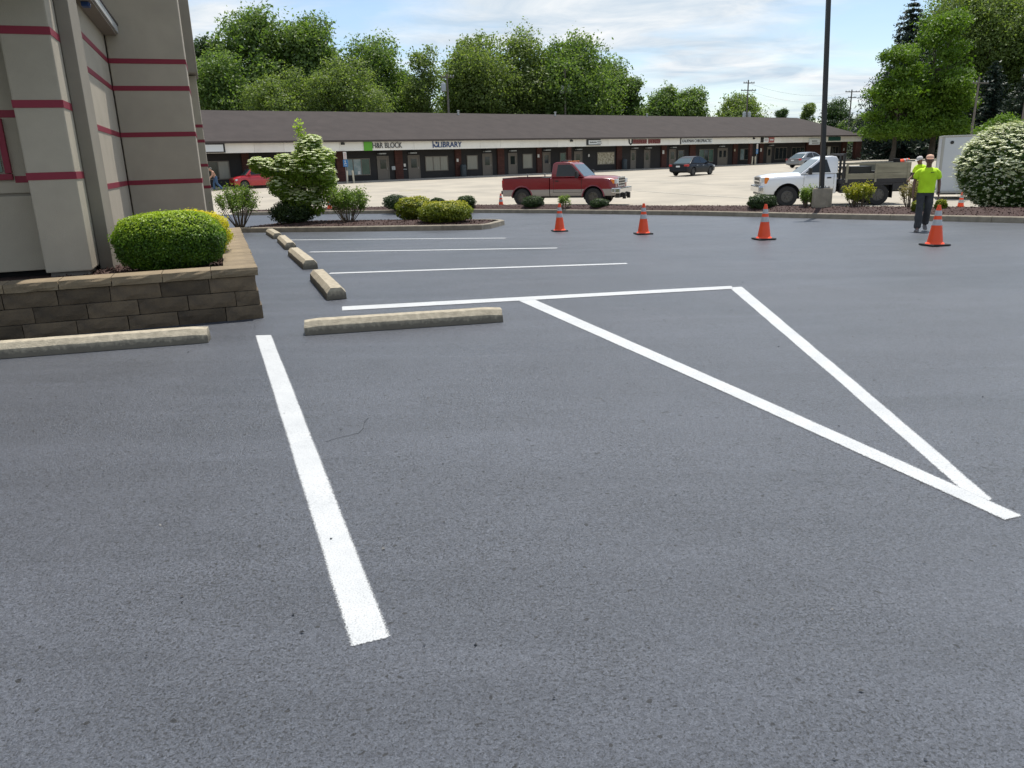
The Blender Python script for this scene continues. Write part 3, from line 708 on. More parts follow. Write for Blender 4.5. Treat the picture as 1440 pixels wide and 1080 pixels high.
w0 = window(487, 521, [M_poster2, M_poster2, M_green2], .66, 1.98, 'three-pane window with teal and pale posters')
MB().box((mx(504), 1.745, .68), (mx(507.5), 1.757, .95), M_paper).build('notice', w0)
window(600, 630, [M_blind]*3, .80, 2.02, 'three-pane window with pale blinds beside the bin')
window(658, 671.5, [M_blind], .80, 2.02)
window(736, 748, [M_blind], .70, 2.02)
window(788, 795, [M_green2], .9, 2.05, 'small green-tinted window behind the red pickup cab')
window(840, 863, [M_collage], .80, 2.02, 'window covered all over with pasted papers')
window(953, 960, [M_glass], .8, 2.0)
window(982.5, 1001.5, [M_green2, M_glass, M_green2], .6, 2.05, 'dark green window behind the black sedan')
window(1040, 1050.5, [M_poster2, M_glass], .7, 2.0)
window(1088.5, 1104.5, [M_glass, M_glass, M_glass], .6, 2.05)
window(1112, 1129, [M_glass, M_glass, M_glass], .6, 2.05)
window(1157, 1166, [M_glass, M_paper], .6, 2.05); window(1169, 1177, [M_glass, M_glass], .6, 2.05)
# notices and meter boxes on the wall
for px, z, s, m in ((570.5, 1.35, .22, M_paper), (644.5, 1.65, .24, M_paper), (757.5, 1.85, .26, M_paper), (828, 1.75, .22, M_paper), (932, 1.9, .34, M_paper), (1032, 1.9, .25, M_cream), (1068.7, 1.85, .36, M_paper), (1185, 1.6, .3, M_paper)):
    MB().box((mx(px, 1.6)-s*.45, 1.57, z-s*.6), (mx(px, 1.6)+s*.45, 1.60, z+s*.6), m).build('notice', mall)
for px in (554, 570): MB().box((mx(px)-.18, 1.66, .95), (mx(px)+.18, 1.79, 1.3 if px == 554 else 1.02), M_trans).build('meter_box', mall, bevel=.02)
for px in (486, 803, 1057): # small floodlights under the gutter
    MB().box((mx(px, 0)-.16, -.22, 3.18), (mx(px, 0)+.16, -.055, 3.36), M_black).build('floodlight', mall, bevel=.03)

# shop signs (each could be unscrewed: things)
def mpt(x, y, z): return MM @ Vector((x, y, z))
SGN = 'shop signs on the white band'
def sign_root(px, label, z=2.70):
    x = mx(px, -.05, 207); return thing('shop_sign', label, 'sign', mpt(x, -.055, z), MA, SGN), x
UP = Matrix.Rotation(math.radians(90), 4, 'X')
def letters(root, txt, x, z, size, width, mat, y=-.012): return text_mesh('lettering', txt, size, .025, mat, root, Matrix.Translation((x, y-.03, z)) @ UP, width)
s, x0 = sign_root(511.5, 'bright green square sign with dark grey letters'); xe = mx(523, -.05, 207)-x0; xt = mx(565, -.05, 205)-x0
MB().box((0, -.10, -.04), (xe, -.004, .74), M_green).build('green_square', s, bevel=.01); letters(s, 'H&R BLOCK', xe+.06, .16, .46, xt-xe-.06, M_grey)
s, x0 = sign_root(608.5, 'blue library sign with a small square emblem'); xa = mx(615.5, -.05, 205)-x0; xt = mx(649, -.05, 205)-x0
e = MB(); e.box((0, -.07, .10), (.06, -.004, .70), M_blue); e.lathe([(.10, 0), (.10, .03)], M_blue, n=12, M=Matrix.Translation((.40, -.03, .55)) @ UP)
for k in range(7):
    an = math.pi*(1.0+.95*k/6); e.box((.38+.22*math.cos(an)-.06, -.06, .36+.17*math.sin(an)-.05), (.38+.22*math.cos(an)+.06, -.004, .36+.17*math.sin(an)+.05), M_blue)
e.build('emblem', s); letters(s, 'LIBRARY', xa+.05, .14, .48, xt-xa-.05, M_blue)
s, x0 = sign_root(824.5, 'white sign with a black border above the paper-covered window'); xt = mx(844, -.05, 200)-x0
MB().box((0, -.08, .08), (xt, -.004, .70), M_black).build('frame', s); MB().box((.25, -.095, .17), (xt+.05, -.082, .60), M_signw).build('panel', s, bevel=.01)
st = MB()
for k in range(6): st.box((.42+k*.17, -.104, .30), (.53+k*.17, -.097, .46-.02*(k % 2)), M_black)
st.box((1.5, -.104, .40), (2.1, -.097, .46), M_black); st.box((1.5, -.104, .26), (2.2, -.097, .30), M_black); st.build('lettering', s)
def unread(root, x, z, h, widths, mat):
    """lettering that cannot be read in the photograph: upright strokes of the right size and spacing"""
    r = random.Random(len(widths)); b = MB()
    for w in widths:
        if w < 0: x -= w; continue
        b.box((x, -.05, z), (x+w*.28, -.004, z+h), mat); b.box((x+w*.55, -.05, z), (x+w*.80, -.004, z+h), mat)
        for zz in r.sample([0, .42, .80], 2): b.box((x+w*.28+.002, -.048, z+h*zz), (x+w*.55-.002, -.004, z+h*(zz+.20)), mat)
        x += w
    return b.build('lettering', root)
s, x0 = sign_root(883.5, 'sign of dark red capital letters beside a black and white crest'); xa = mx(889, -.05, 200)-x0; xt = mx(930, -.05, 198)-x0; w = (xt-xa)/16
unread(s, xa, .16, .48, [w]*8+[-.55*w]+[w]*7, M_red)
b = MB(); b.prism([(0, .66), (.06, .25), (.35, .02), (.62, .25), (.66, .66), (.5, .66), (.48, .3), (.34, .18), (.2, .3), (.16, .66)], -.06, -.004, M_black); b.build('crest', s)
s, x0 = sign_root(956, 'white panel sign with thin black chiropractic lettering'); xt = mx(1000, -.05, 200)-x0
MB().box((0, -.06, .02), (.16, -.004, .76), M_grey).build('bracket', s); MB().box((.17, -.045, .04), (xt+.2, -.004, .72), M_signw).build('panel', s)
letters(s, 'KAUFMAN CHIROPRACTIC', .35, .22, .33, xt-.4, M_grey, -.022)
s, x0 = sign_root(1069.5, 'small sign half white half faded red'); xm, xt = mx(1080, -.05, 198)-x0, mx(1088, -.05, 198)-x0
MB().box((-.1, -.10, .05), (.45, -.004, .68), M_black).build('end_box', s); MB().box((.46, -.09, .10), (xm, -.004, .62), M_signw).build('panel', s); MB().box((xm+.003, -.09, .04), (xt, -.004, .70), M_signred).build('red_panel', s)
b = MB(); b.box((.7, -.096, .32), (xm-.2, -.092, .40), M_signred); b.box((xm+.25, -.096, .30), (xt-.2, -.092, .45), M_signw); b.build('lettering', s)
s, x0 = sign_root(1136.5, 'white hanging sign partly hidden by the light pole', 2.35); xt = mx(1152, -.05, 200)-x0
MB().box((0, -.10, 0), (xt, -.06, .80), M_signw).build('panel', s); b = MB()
for k in range(6): b.box((.65+k*.22, -.106, .40), (.80+k*.22, -.102, .56), M_grey)
b.box((.7, -.106, .16), (xt-.3, -.102, .26), M_grey); b.build('lettering', s)
s, x0 = sign_root(1157, 'dark teal sign beside a black arc near the far end'); xa, xt = mx(1164.5, -.05, 197)-x0, mx(1181.5, -.05, 197)-x0
MB().box((xa, -.07, .12), (xt, -.004, .66), M_teal).build('panel', s, bevel=.01); b = MB()
for k in range(8): an = math.pi*(.55+.9*k/7); b.box((.42+.34*math.cos(an)-.06, -.05, .38+.32*math.sin(an)-.06), (.42+.34*math.cos(an)+.06, -.004, .38+.32*math.sin(an)+.06), M_black)
b.build('arc', s)
s, x0 = sign_root(289, 'blank white box sign in a black frame at the left end'); xt = mx(316, -.05, 211)-x0
MB().box((-1.2, -.16, .02), (xt, -.02, .70), M_black).build('frame', s, bevel=.01); MB().box((-1.15, -.18, .10), (xt-.15, -.162, .62), M_signw).build('panel', s)

# street furniture on the mall walk
def bollard(px, py, label, lean=.06, h=1.05):
    p = mpt(mx(px, -.25, py), -.25, gz(66)-.02); t = thing('bollard', label, 'bollard', p, MA, 'cream bollards guarding the sign posts')
    MB().lathe([(.085, 0), (.085, h), (.05, h+.05), (0.01, h+.06)], M_cream, n=12, M=Matrix.Rotation(lean, 4, 'Y')).build('post', t, smooth=40)
bollard(488.5, 259, 'left cream bollard below the blue parking sign'); bollard(498, 258.5, 'cream bollard right of the blue parking sign', -.05)
bollard(1057, 234, 'left cream bollard by the far parking sign'); bollard(1061.5, 234, 'cream bollard right of the far parking sign', -.04)
def psign(px, py, label):
    p = mpt(mx(px, -.3, py), -.3, -.02); t = thing('parking_sign', label, 'sign', p, MA)
    MB().lathe([(.03, 0), (.03, 2.6)], M_alu, n=8).build('post', t); MB().box((-.15, -.05, 2.02), (.15, -.032, 2.62), M_paper).build('white_plate', t)
    b = MB()
    for z in (2.5, 2.4, 2.3, 2.2, 2.1): b.box((-.10, -.056, z-.02), (.10, -.052, z+.02), M_signred)
    b.build('lettering', t); MB().box((-.22, -.052, 1.40), (.22, -.034, 1.98), M_hblue).build('blue_plate', t)
    w = MB(); w.lathe([(.05, 0), (.05, .004)], M_paper, n=10, M=Matrix.Translation((-.03, -.053, 1.86)) @ UP); w.box((-.05, -.058, 1.66), (-.01, -.054, 1.80), M_paper); w.box((-.05, -.058, 1.64), (.10, -.054, 1.68), M_paper)
    for k in range(8): an = math.pi*(.75+1.1*k/7); w.box((.0+.11*math.cos(an)-.018, -.058, 1.60+.11*math.sin(an)-.018), (.0+.11*math.cos(an)+.018, -.054, 1.60+.11*math.sin(an)+.018), M_paper)
    w.build('wheelchair_symbol', t)
psign(488, 258, 'blue accessible parking sign under a white and red plate on a post'); psign(1063, 234, 'far accessible parking sign post near two bollards')
def bin_(px, py, label, y=1.1):
    p = mpt(mx(px, y, py), y, .12); t = thing('litter_bin', label, 'litter bin', p, MA, 'litter bins on the walk')
    MB().lathe([(.27, 0), (.30, .05), (.30, .85), (.27, .87)], M_bin, n=18).build('drum', t, smooth=40); MB().lathe([(.31, .875), (.31, .95), (.26, 1.10), (.12, 1.16), (.01, 1.17)], M_bin, n=18).build('lid', t, smooth=40)
bin_(652, 248, 'dark litter bin between the pale blind windows'); bin_(878, 238, 'dark litter bin right of the paper-covered window'); bin_(1202, 223, 'dark litter bin by the far corner post', .9)

# ------------------------------------------------------------------ foliage
LF_TREE = leaf_mat('tree_leaf', (.046, .088, .024), (.108, .178, .050), (.190, .262, .082), .52)
LF_TREE2 = leaf_mat('olive_leaf', (.064, .100, .030), (.138, .196, .060), (.225, .282, .096), .52)
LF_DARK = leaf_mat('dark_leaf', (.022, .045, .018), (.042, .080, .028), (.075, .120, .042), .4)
LF_LIME = leaf_mat('lime_leaf', (.045, .090, .010), (.095, .175, .016), (.155, .245, .030), .42)
LF_SPRUCE = leaf_mat('spruce_needle', (.010, .020, .014), (.018, .036, .022), (.034, .055, .032), .12)
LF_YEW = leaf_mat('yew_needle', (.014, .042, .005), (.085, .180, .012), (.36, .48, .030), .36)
LF_GOLD = leaf_mat('gold_leaf', (.14, .19, .008), (.52, .46, .012), (.78, .66, .02), .35)
LF_GOLD2 = leaf_mat('yellow_green_leaf', (.030, .060, .006), (.18, .22, .012), (.48, .44, .025), .30)
LF_BOX = leaf_mat('box_leaf', (.012, .028, .006), (.030, .060, .010), (.075, .115, .018), .2)
LF_SHRUB = leaf_mat('shrub_leaf', (.038, .078, .012), (.115, .195, .028), (.28, .37, .07), .35)
LF_DOG = leaf_mat('dogwood_leaf', (.060, .12, .018), (.18, .28, .040), (.34, .45, .08), .58)
LF_BRACT = leaf_mat('white_bract', (.42, .52, .22), (.62, .66, .42), (.80, .80, .62), .3)
LF_VIB = leaf_mat('viburnum_leaf', (.030, .070, .014), (.070, .135, .026), (.13, .20, .04), .35)
LF_FLOW = leaf_mat('flower_head', (.50, .55, .34), (.66, .68, .48), (.82, .81, .66), .2)
LF_REDDISH = leaf_mat('blush_leaf', (.10, .10, .03), (.24, .21, .08), (.45, .36, .20), .35)

def sph(n, rng):
    return norm(rng.normal(0, 1, (n, 3)))
def trunk_mesh(mb, h, r, mat, rng, lobes=None, lean=(0, 0), frac=.62, thin=.55):
    pts = [Vector((lean[0]*t*h+(.04*h*math.sin(t*4+1))*(t > 0)*.35, lean[1]*t*h+(.04*h*math.cos(t*3))*(t > 0)*.3, h*frac*t)) for t in np.linspace(0, 1, 7)]
    mb.tube(pts, [r*(1.35 if i == 0 else 1-.62*i/6) for i in range(7)], mat, n=9)
    if lobes is not None:
        for c, R in lobes:
            k = 2+int(rng.random()*4.4); k = min(k, 6); a = pts[k]; b = Vector(c); mid = a.lerp(b, .5)+Vector((0, 0, -.06*(b-a).length))
            mb.tube([a, mid, b], [r*.36*thin/.55, r*.22, r*.06], mat, n=6)
    return pts
def tree(label, x, y, H, R, mat, seed, flat=None, base=.22, leaf=.45, dens_=1.0, nl=16, group='trees behind the shopping strip', cat='tree', name='tree', wob=.9, r=None, squash=1.0, spread=.8, z0=None, upright=.5, sub_r=(.27, .42), tshift=0):
    rng = np.random.default_rng(seed); z = gz(y) if z0 is None else z0
    t = thing(name, label, cat, (x, y, z), rng.random()*0, group); hc = H*(1-base)*.5; cz = H*base+hc
    C = []; tries = 0; vz = flat or min(1.3, max(.75, hc/R))
    while len(C) < nl and tries < 6000:
        tries += 1; p = sph(1, rng)[0]*(rng.random()**.42)*.74
        lr = R*rng.uniform(*sub_r)*1.12*(1.0 if p[2] < .25 else .86); c = np.array([p[0]*R, p[1]*R*squash, cz+p[2]*hc])
        if all(np.linalg.norm((c-q[0])*np.array([1, 1, 1/vz])) > lr*.62 for q in C): C.append((c, lr))
    for k in range(5): a = k*1.257+rng.random(); C.append((np.array([R*.58*math.cos(a), R*.58*squash*math.sin(a), H*base+hc*.36]), R*.34))
    for k in range(3): a = k*2.1+rng.random(); C.append((np.array([R*.24*math.cos(a), R*.24*math.sin(a), H-R*(.32+.12*k)*vz]), R*.32))
    b = MB(); trunk_mesh(b, H, r or .022*H, M_bark, rng, C); b.build('trunk', t, smooth=60)
    Q, T = [], []
    for c, lr in C:
        ns = int(112*dens_*(lr/(.33*R))**1.6); d = sph(ns, rng); d[:, 2] = d[:, 2]*.85+.12; rr = lr*(.72+.42*rng.random(ns))[:, None]*(1+.18*wob*rng.normal(0, 1, (ns, 1)))
        sp = c+d*rr*np.array([1, 1, .92*vz]); k = 11
        P = (sp[:, None, :]+rng.normal(0, lr*.13+leaf*.35, (ns, k, 3))*np.array([1, 1, .7])).reshape(-1, 3)
        bias = np.repeat(d*.7+np.array([0, 0, upright]), k, 0); tt = np.repeat(rng.normal(.5, .16, ns), k)+rng.normal(0, .14, ns*k)+tshift+.20
        Q.append(leaf_quads(P, leaf*.8*rng.uniform(.55, 1.25, ns*k), bias, spread, rng, .55)); T.append(tt)
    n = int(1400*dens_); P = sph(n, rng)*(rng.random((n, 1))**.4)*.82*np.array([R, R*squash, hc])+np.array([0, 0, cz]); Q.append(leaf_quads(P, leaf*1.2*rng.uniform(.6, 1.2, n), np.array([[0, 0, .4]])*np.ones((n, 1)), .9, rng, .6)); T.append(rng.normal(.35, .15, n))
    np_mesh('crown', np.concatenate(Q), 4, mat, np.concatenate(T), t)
    return t
def spruce(label, x, y, H, R, seed, group, mat=LF_SPRUCE, leaf=.5, whorls=26, name='spruce_tree', droop=.25, low=.04):
    rng = np.random.default_rng(seed); t = thing(name, label, 'tree', (x, y, gz(y)), 0, group)
    b = MB(); b.tube([(0, 0, 0), (0.05, 0, H*.5), (0, 0, H*.99)], [.02*H, .012*H, .02], M_bark, n=8); Q, T = [], []
    for w in range(whorls):
        f = (w+.3)/whorls; zz = H*(low+(1-low)*f); L0 = R*(1-f)**.85*(.85+.3*rng.random()); n = 7
        for k in range(n):
            a = 2*math.pi*(k+rng.random()*.7)/n; l = L0*rng.uniform(.7, 1.12)
            e = np.array([math.cos(a)*l, math.sin(a)*l, zz-droop*l+.1*l*rng.random()]); s0 = np.array([0, 0, zz+.05*l])
            b.tube([s0, (s0+e)/2+np.array([0, 0, -.04*l]), e], [.035+.006*l, .03, .01], M_bark, n=4)
            m = int(16+l*20); tt = rng.random(m)**.7; P = s0+(e-s0)*tt[:, None]+rng.normal(0, .10+.05*l, (m, 3))*np.array([1, 1, .55])-np.array([0, 0, .08*l])*rng.random((m, 1))
            Q.append(leaf_quads(P, leaf*rng.uniform(.6, 1.3, m), np.array([[math.cos(a)*.4, math.sin(a)*.4, .5]])*np.ones((m, 1)), .6, rng, .34)); T.append(rng.normal(.42+.2*tt, .16))
    b.build('trunk', t); np_mesh('crown', np.concatenate(Q), 4, mat, np.concatenate(T), t); return t

def dome_bush(label, pos, rx, ry, h, mat, seed, n=3000, leaf=.05, group=None, name='bush', rz=0, sq=2.4, lump=.06, tip=.35, cat='shrub', up=.45, fl=None, yellow_top=0.0):
    """clipped or naturally round bush: leaves in a shell over a super-ellipsoid, denser and greener inside"""
    rng = np.random.default_rng(seed); t = thing(name, label, cat, pos, rz, group)
    b = MB()
    for k in range(7):
        a = rng.random()*6.28; q = rng.uniform(.2, .55); b.tube([(.05*math.cos(a), .05*math.sin(a), -.05), (rx*q*.6*math.cos(a), ry*q*.6*math.sin(a), h*.35), (rx*q*math.cos(a), ry*q*math.sin(a), h*.72)], [.02, .014, .006], M_stem, n=5)
    b.build('stems', t)
    d = sph(n, rng); e = 2/sq; dd = d.copy(); dd /= (np.sum(np.abs(dd)**sq, 1)**(1/sq))[:, None]
    ph = rng.random(12)*6.28
    lm = 1+lump*(np.sin(5*d[:, 0]+ph[0])*np.sin(6*d[:, 1]+ph[1])+np.sin(9*d[:, 2]+ph[2]+4*d[:, 0])+.6*np.sin(13*d[:, 1]+ph[3]+8*d[:, 2]))
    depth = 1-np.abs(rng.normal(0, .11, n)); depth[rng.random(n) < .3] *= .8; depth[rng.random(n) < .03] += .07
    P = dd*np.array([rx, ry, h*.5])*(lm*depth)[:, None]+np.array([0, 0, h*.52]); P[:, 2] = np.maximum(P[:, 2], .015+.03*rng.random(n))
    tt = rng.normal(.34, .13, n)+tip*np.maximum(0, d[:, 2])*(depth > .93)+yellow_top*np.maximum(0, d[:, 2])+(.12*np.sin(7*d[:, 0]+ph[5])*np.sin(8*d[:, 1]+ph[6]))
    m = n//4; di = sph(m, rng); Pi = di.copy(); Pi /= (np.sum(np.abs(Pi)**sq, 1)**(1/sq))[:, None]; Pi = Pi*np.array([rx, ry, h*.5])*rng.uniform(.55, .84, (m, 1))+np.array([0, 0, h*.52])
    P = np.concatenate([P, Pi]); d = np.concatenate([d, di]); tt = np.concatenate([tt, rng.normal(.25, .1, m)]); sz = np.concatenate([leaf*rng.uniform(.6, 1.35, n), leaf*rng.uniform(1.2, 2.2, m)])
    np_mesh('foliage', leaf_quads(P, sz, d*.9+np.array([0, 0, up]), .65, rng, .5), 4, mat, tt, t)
    return t
def open_shrub(label, pos, R, h, mat, seed, stems=26, leaf=.06, per=70, group=None, name='shrub', spread_=.9, tipf=.45):
    rng = np.random.default_rng(seed); t = thing(name, label, 'shrub', pos, 0, group); b = MB(); Q, T = [], []
    for k in range(stems):
        a = rng.random()*6.28; q = R*math.sqrt(rng.random())*spread_; hh = h*(rng.uniform(.62, 1.0))*(1-.25*(q/R)**2)
        p0 = np.array([.12*math.cos(a), .12*math.sin(a), -.03]); p2 = np.array([q*math.cos(a), q*math.sin(a), hh]); p1 = (p0+p2)/2+np.array([.1*math.cos(a), .1*math.sin(a), 0])*q
        b.tube([p0, p1, p2], [.014, .010, .004], M_stem, n=4)
        for j in range(3):
            aa = rng.random()*6.28; p3 = p1+(p2-p1)*rng.uniform(.1, .8); p4 = p3+np.array([math.cos(aa)*.2, math.sin(aa)*.2, .22])*R*.8; b.tube([p3, p4], [.007, .003], M_stem, n=3)
            m = per//4; tt = rng.random(m); P = p3+(p4-p3)*tt[:, None]+rng.normal(0, .05*R+.015, (m, 3)); Q.append(leaf_quads(P, leaf*rng.uniform(.6, 1.3, m), np.array([[0, 0, .5]])*np.ones((m, 1)), .8, rng, .42)); T.append(rng.normal(.35+.25*tt, .15))
        m = per; tt = rng.random(m)**.6; P = p1+(p2-p1)*tt[:, None]+rng.normal(0, .07*R+.02, (m, 3))+np.array([0, 0, .05]); Q.append(leaf_quads(P, leaf*rng.uniform(.6, 1.3, m), np.array([[math.cos(a)*.3, math.sin(a)*.3, .55]])*np.ones((m, 1)), .75, rng, .42)); T.append(rng.normal(.25+tipf*tt, .14))
    b.build('stems', t); np_mesh('foliage', np.concatenate(Q), 4, mat, np.concatenate(T), t); return t

# planter hedge and its golden neighbour
def rp(a, b, z=.43): v = RM @ Vector((a, b, z)); return v
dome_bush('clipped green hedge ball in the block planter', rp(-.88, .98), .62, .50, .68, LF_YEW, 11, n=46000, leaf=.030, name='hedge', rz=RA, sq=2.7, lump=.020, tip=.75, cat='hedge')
dome_bush('golden yellow bush behind the green planter hedge', rp(-.66, 2.10), .48, .60, .62, LF_GOLD, 12, n=20000, leaf=.030, name='bush', rz=RA, lump=.04, tip=.5)
def mz(x, y, k=.22): return Vector((x, y, gz(y)+k))
def bush_at(label, px, py, wpx, hpx, mat, seed, Y=None, n=3500, leaf=.06, grp='round bushes in the mulch beds', kz=.16, **k):
    """px,py: foot of the bush in the survey"""
    p = G(px, py); y = Y or p.y; x = at_dist(px, y, py); d = math.hypot(x, y)
    w = wpx/1125*d; h = hpx/1125*d
    return dome_bush(label, mz(x, y, kz), w/2, w/2*.9, h, mat, seed, n=n, leaf=leaf, group=grp, **k)
bush_at('dark green round bush under the white dogwood', 412, 309, 60, 31, LF_BOX, 21, Y=26.3, n=6000)
bush_at('dark round bush at the left of the yellow-green pair', 557, 294, 36, 21, LF_BOX, 22, Y=34.6)
bush_at('taller rounded yellow-green bush left of the widest one', 584, 303, 54, 33, LF_GOLD2, 23, Y=26.2, n=6500, leaf=.07, tip=.55, lump=.07)
bush_at('widest yellow-green bush at the island tip', 627, 311, 76, 30, LF_GOLD2, 24, Y=24.4, n=9000, leaf=.065, tip=.6, lump=.06, sq=2.8)
bush_at('small round bush between the two yellow-green bushes', 615, 287, 21, 14, LF_BOX, 25, Y=35.2, n=2500)
bush_at('small olive-topped bush right of the widest yellow bush', 656, 294, 27, 18, LF_BOX, 26, Y=34.2, n=3000, tip=.7)
bush_at('low dark bush under the rear wheel of the red pickup', 750, 295, 31, 17, LF_BOX, 27, Y=33.0, n=3000)
bush_at('low dark bush under the front wheel of the red pickup', 843, 295, 27, 14, LF_BOX, 28, Y=31.0, n=2600)
bush_at('low dark bush by the front wheel of the white truck', 1071, 293, 38, 21, LF_BOX, 29, Y=26.3, n=3600)
bush_at('small yellow bush left of the worker in the mulch', 1290, 301, 16, 16, LF_GOLD2, 30, Y=21.9, n=1500)
bush_at('small yellow bush peeping out right of the worker', 1322, 298, 14, 16, LF_GOLD2, 31, Y=21.9, n=1500)
def shrub_at(label, px, py, wpx, hpx, mat, seed, Y, kz=.16, **k):
    x = at_dist(px, Y, py); d = math.hypot(x, Y); return open_shrub(label, mz(x, Y, kz), wpx/1125*d/2, hpx/1125*d, mat, seed, **k)
SG = 'loose leafy shrubs in the mulch beds'
shrub_at('loose twiggy shrub at the left end of the island', 337, 314, 66, 58, LF_SHRUB, 41, 25.6, group=SG, stems=34, leaf=.075)
shrub_at('loose twiggy shrub right of the white dogwood', 489, 308, 66, 52, LF_SHRUB, 42, 26.0, group=SG, stems=38, leaf=.075, per=80)
shrub_at('small yellow-leaved shrub behind the left orange cone', 793, 295, 20, 20, LF_SHRUB, 43, 31.8, group=SG, stems=14, leaf=.06, per=45, tipf=.7)
shrub_at('bright green shrub left of the concrete pole base', 1137, 293, 34, 31, LF_SHRUB, 44, 25.3, group=SG, stems=26, leaf=.07, tipf=.6)
shrub_at('yellow-tipped shrub in front of the truck rear wheel', 1206, 294, 40, 36, LF_GOLD2, 45, 24.4, group=SG, stems=26, leaf=.07, tipf=.7)
shrub_at('thin pinkish shrub left of the walking worker', 1283, 295, 34, 38, LF_REDDISH, 46, 23.2, group=SG, stems=20, leaf=.055, per=45, tipf=.5)
# white-flowering dogwood
def dogwood(pos):
    rng = np.random.default_rng(51); t = thing('dogwood_tree', 'white flowering dogwood tree in the near island', 'tree', pos); b = MB()
    C = [(np.array(c), r_) for c, r_ in (((.55, 0, 2.42), .40), ((.95, .1, 2.05), .40), ((.35, .2, 2.10), .42), ((.92, -.2, 1.6), .46), ((.45, -.3, 1.65), .46), ((.0, -.1, 1.70), .42), ((-.45, 0, 1.72), .34), ((-.9, .05, 1.82), .33), ((-1.18, 0, 1.93), .27), ((-.55, -.1, 1.22), .36), ((-.12, .2, 1.22), .40), ((.85, .2, 1.1), .42), ((.4, .1, 1.0), .44), ((.55, 0, .58), .38), ((.70, 0, 2.60), .26), ((-.30, 0, 1.98), .30), ((.10, -.2, .75), .38), ((.62, -.3, 2.0), .46), ((1.0, 0, 1.35), .36), ((-.3, 0, .9), .30))]
    b.tube([(.2, 0, -.2), (.22, 0, .5), (.15, .05, 1.0), (.3, 0, 1.6), (.5, 0, 2.3)], [.075, .06, .05, .035, .015], M_bark)
    for c, r_ in C: b.tube([(.2, 0, .6), tuple((np.array([.2, 0, .9])+c)/2), tuple(c)], [.03, .02, .008], M_bark, n=5)
    b.tube([(.45, 0, 2.3), (.33, 0, 2.75), (.30, 0, 3.15)], [.014, .010, .004], M_bark, n=4)
    b.build('trunk', t, smooth=60); Q, T, W, WT = [], [], [], []
    for c, r_ in C:
        n = 900; d = sph(n, rng); P = c+d*(r_*(.55+.5*rng.random(n)))[:, None]*np.array([1, 1, .95]); Q.append(leaf_quads(P, .105*rng.uniform(.6, 1.2, n), np.array([[0, 0, .6]])+d*.7, .6, rng, .5)); T.append(rng.normal(.55, .18, n))
        n = 95; d = sph(n, rng); d[:, 2] = np.abs(d[:, 2])*.9+.1; P = c+d*(r_*(.93+.20*rng.random(n)))[:, None]*np.array([1, 1, .95])
        for k in range(4):
            an = k*1.57+rng.random(n)*.4; off = np.stack([np.cos(an)*.045, np.sin(an)*.045, 0*an], 1); W.append(leaf_quads(P+off, .085*rng.uniform(.8, 1.15, n), np.array([[0, 0, 1.1]])+d*.6, .28, rng, .8)); WT.append(rng.normal(.5, .2, n))
    n = 260; s_ = rng.random(n); P = np.stack([.42-.14*s_, 0*s_, 2.45+.8*s_], 1)+rng.normal(0, .075, (n, 3)); Q.append(leaf_quads(P, .10*rng.uniform(.6, 1.2, n), np.array([[0, 0, .6]])*np.ones((n, 1)), .6, rng, .5)); T.append(rng.normal(.95, .1, n))
    np_mesh('crown', np.concatenate(Q), 4, LF_DOG, np.concatenate(T), t); np_mesh('blossom', np.concatenate(W), 4, LF_BRACT, np.concatenate(WT), t)
Y = 26.4; dogwood(mz(at_dist(420, Y, 300), Y, .16))
# big white viburnum at the right edge
def viburnum(pos, R, h):
    rng = np.random.default_rng(61); t = thing('viburnum_bush', 'huge round white-flowering bush at the right edge', 'shrub', pos); b = MB()
    for k in range(16):
        a = rng.random()*6.28; q = R*rng.uniform(.3, .8); b.tube([(.1*math.cos(a), .1*math.sin(a), -.05), (q*.6*math.cos(a), q*.6*math.sin(a), h*.4), (q*math.cos(a), q*math.sin(a), h*.7)], [.04, .03, .01], M_stem, n=5)
    b.build('stems', t)
    n = 15000; d = sph(n, rng); dep = 1-np.abs(rng.normal(0, .13, n)); P = d*np.array([R, R, h*.5])*dep[:, None]+np.array([0, 0, h*.5]); P[:, 2] = np.maximum(.05, P[:, 2]); np_mesh('foliage', leaf_quads(P, .095*rng.uniform(.6, 1.3, n), d*.8+np.array([0, 0, .35]), .55, rng, .6), 4, LF_VIB, rng.normal(.45, .2, n), t)
    W, T = [], []; m = 3300; z = rng.uniform(-.82, 1, m); keep = rng.random(m) < .50+.5*np.clip(z+.35, 0, 1); z = z[keep]; m = len(z); a = rng.random(m)*6.283; rr = np.sqrt(1-z*z); d = np.stack([rr*np.cos(a), rr*np.sin(a), z], 1)
    C = d*np.array([R, R, h*.5])*(1.02+.035*rng.normal(0, 1, (m, 1)))+np.array([0, 0, h*.5]); sz = rng.uniform(.036, .078, m)*(.75+.35*(z > -.1))
    for k in range(7):
        an = k*.9+rng.random(m); rad = sz*(0 if k == 0 else .72); off = np.stack([np.cos(an)*rad, np.sin(an)*rad, .012*rng.normal(0, 1, m)], 1); W.append(leaf_quads(C+off, sz*rng.uniform(.75, 1.15, m), np.array([[0, 0, 1.1]])+d*.45, .15, rng, .95, .03)); T.append(rng.normal(.5, .2, m))
    np_mesh('flower_heads', np.concatenate(W), 4, LF_FLOW, np.concatenate(T), t)
Y = 22.6; x = at_dist(1416, Y, 290); viburnum(mz(x, Y, .10), 66/1125*Y*1.06, 118/1125*Y*1.01)

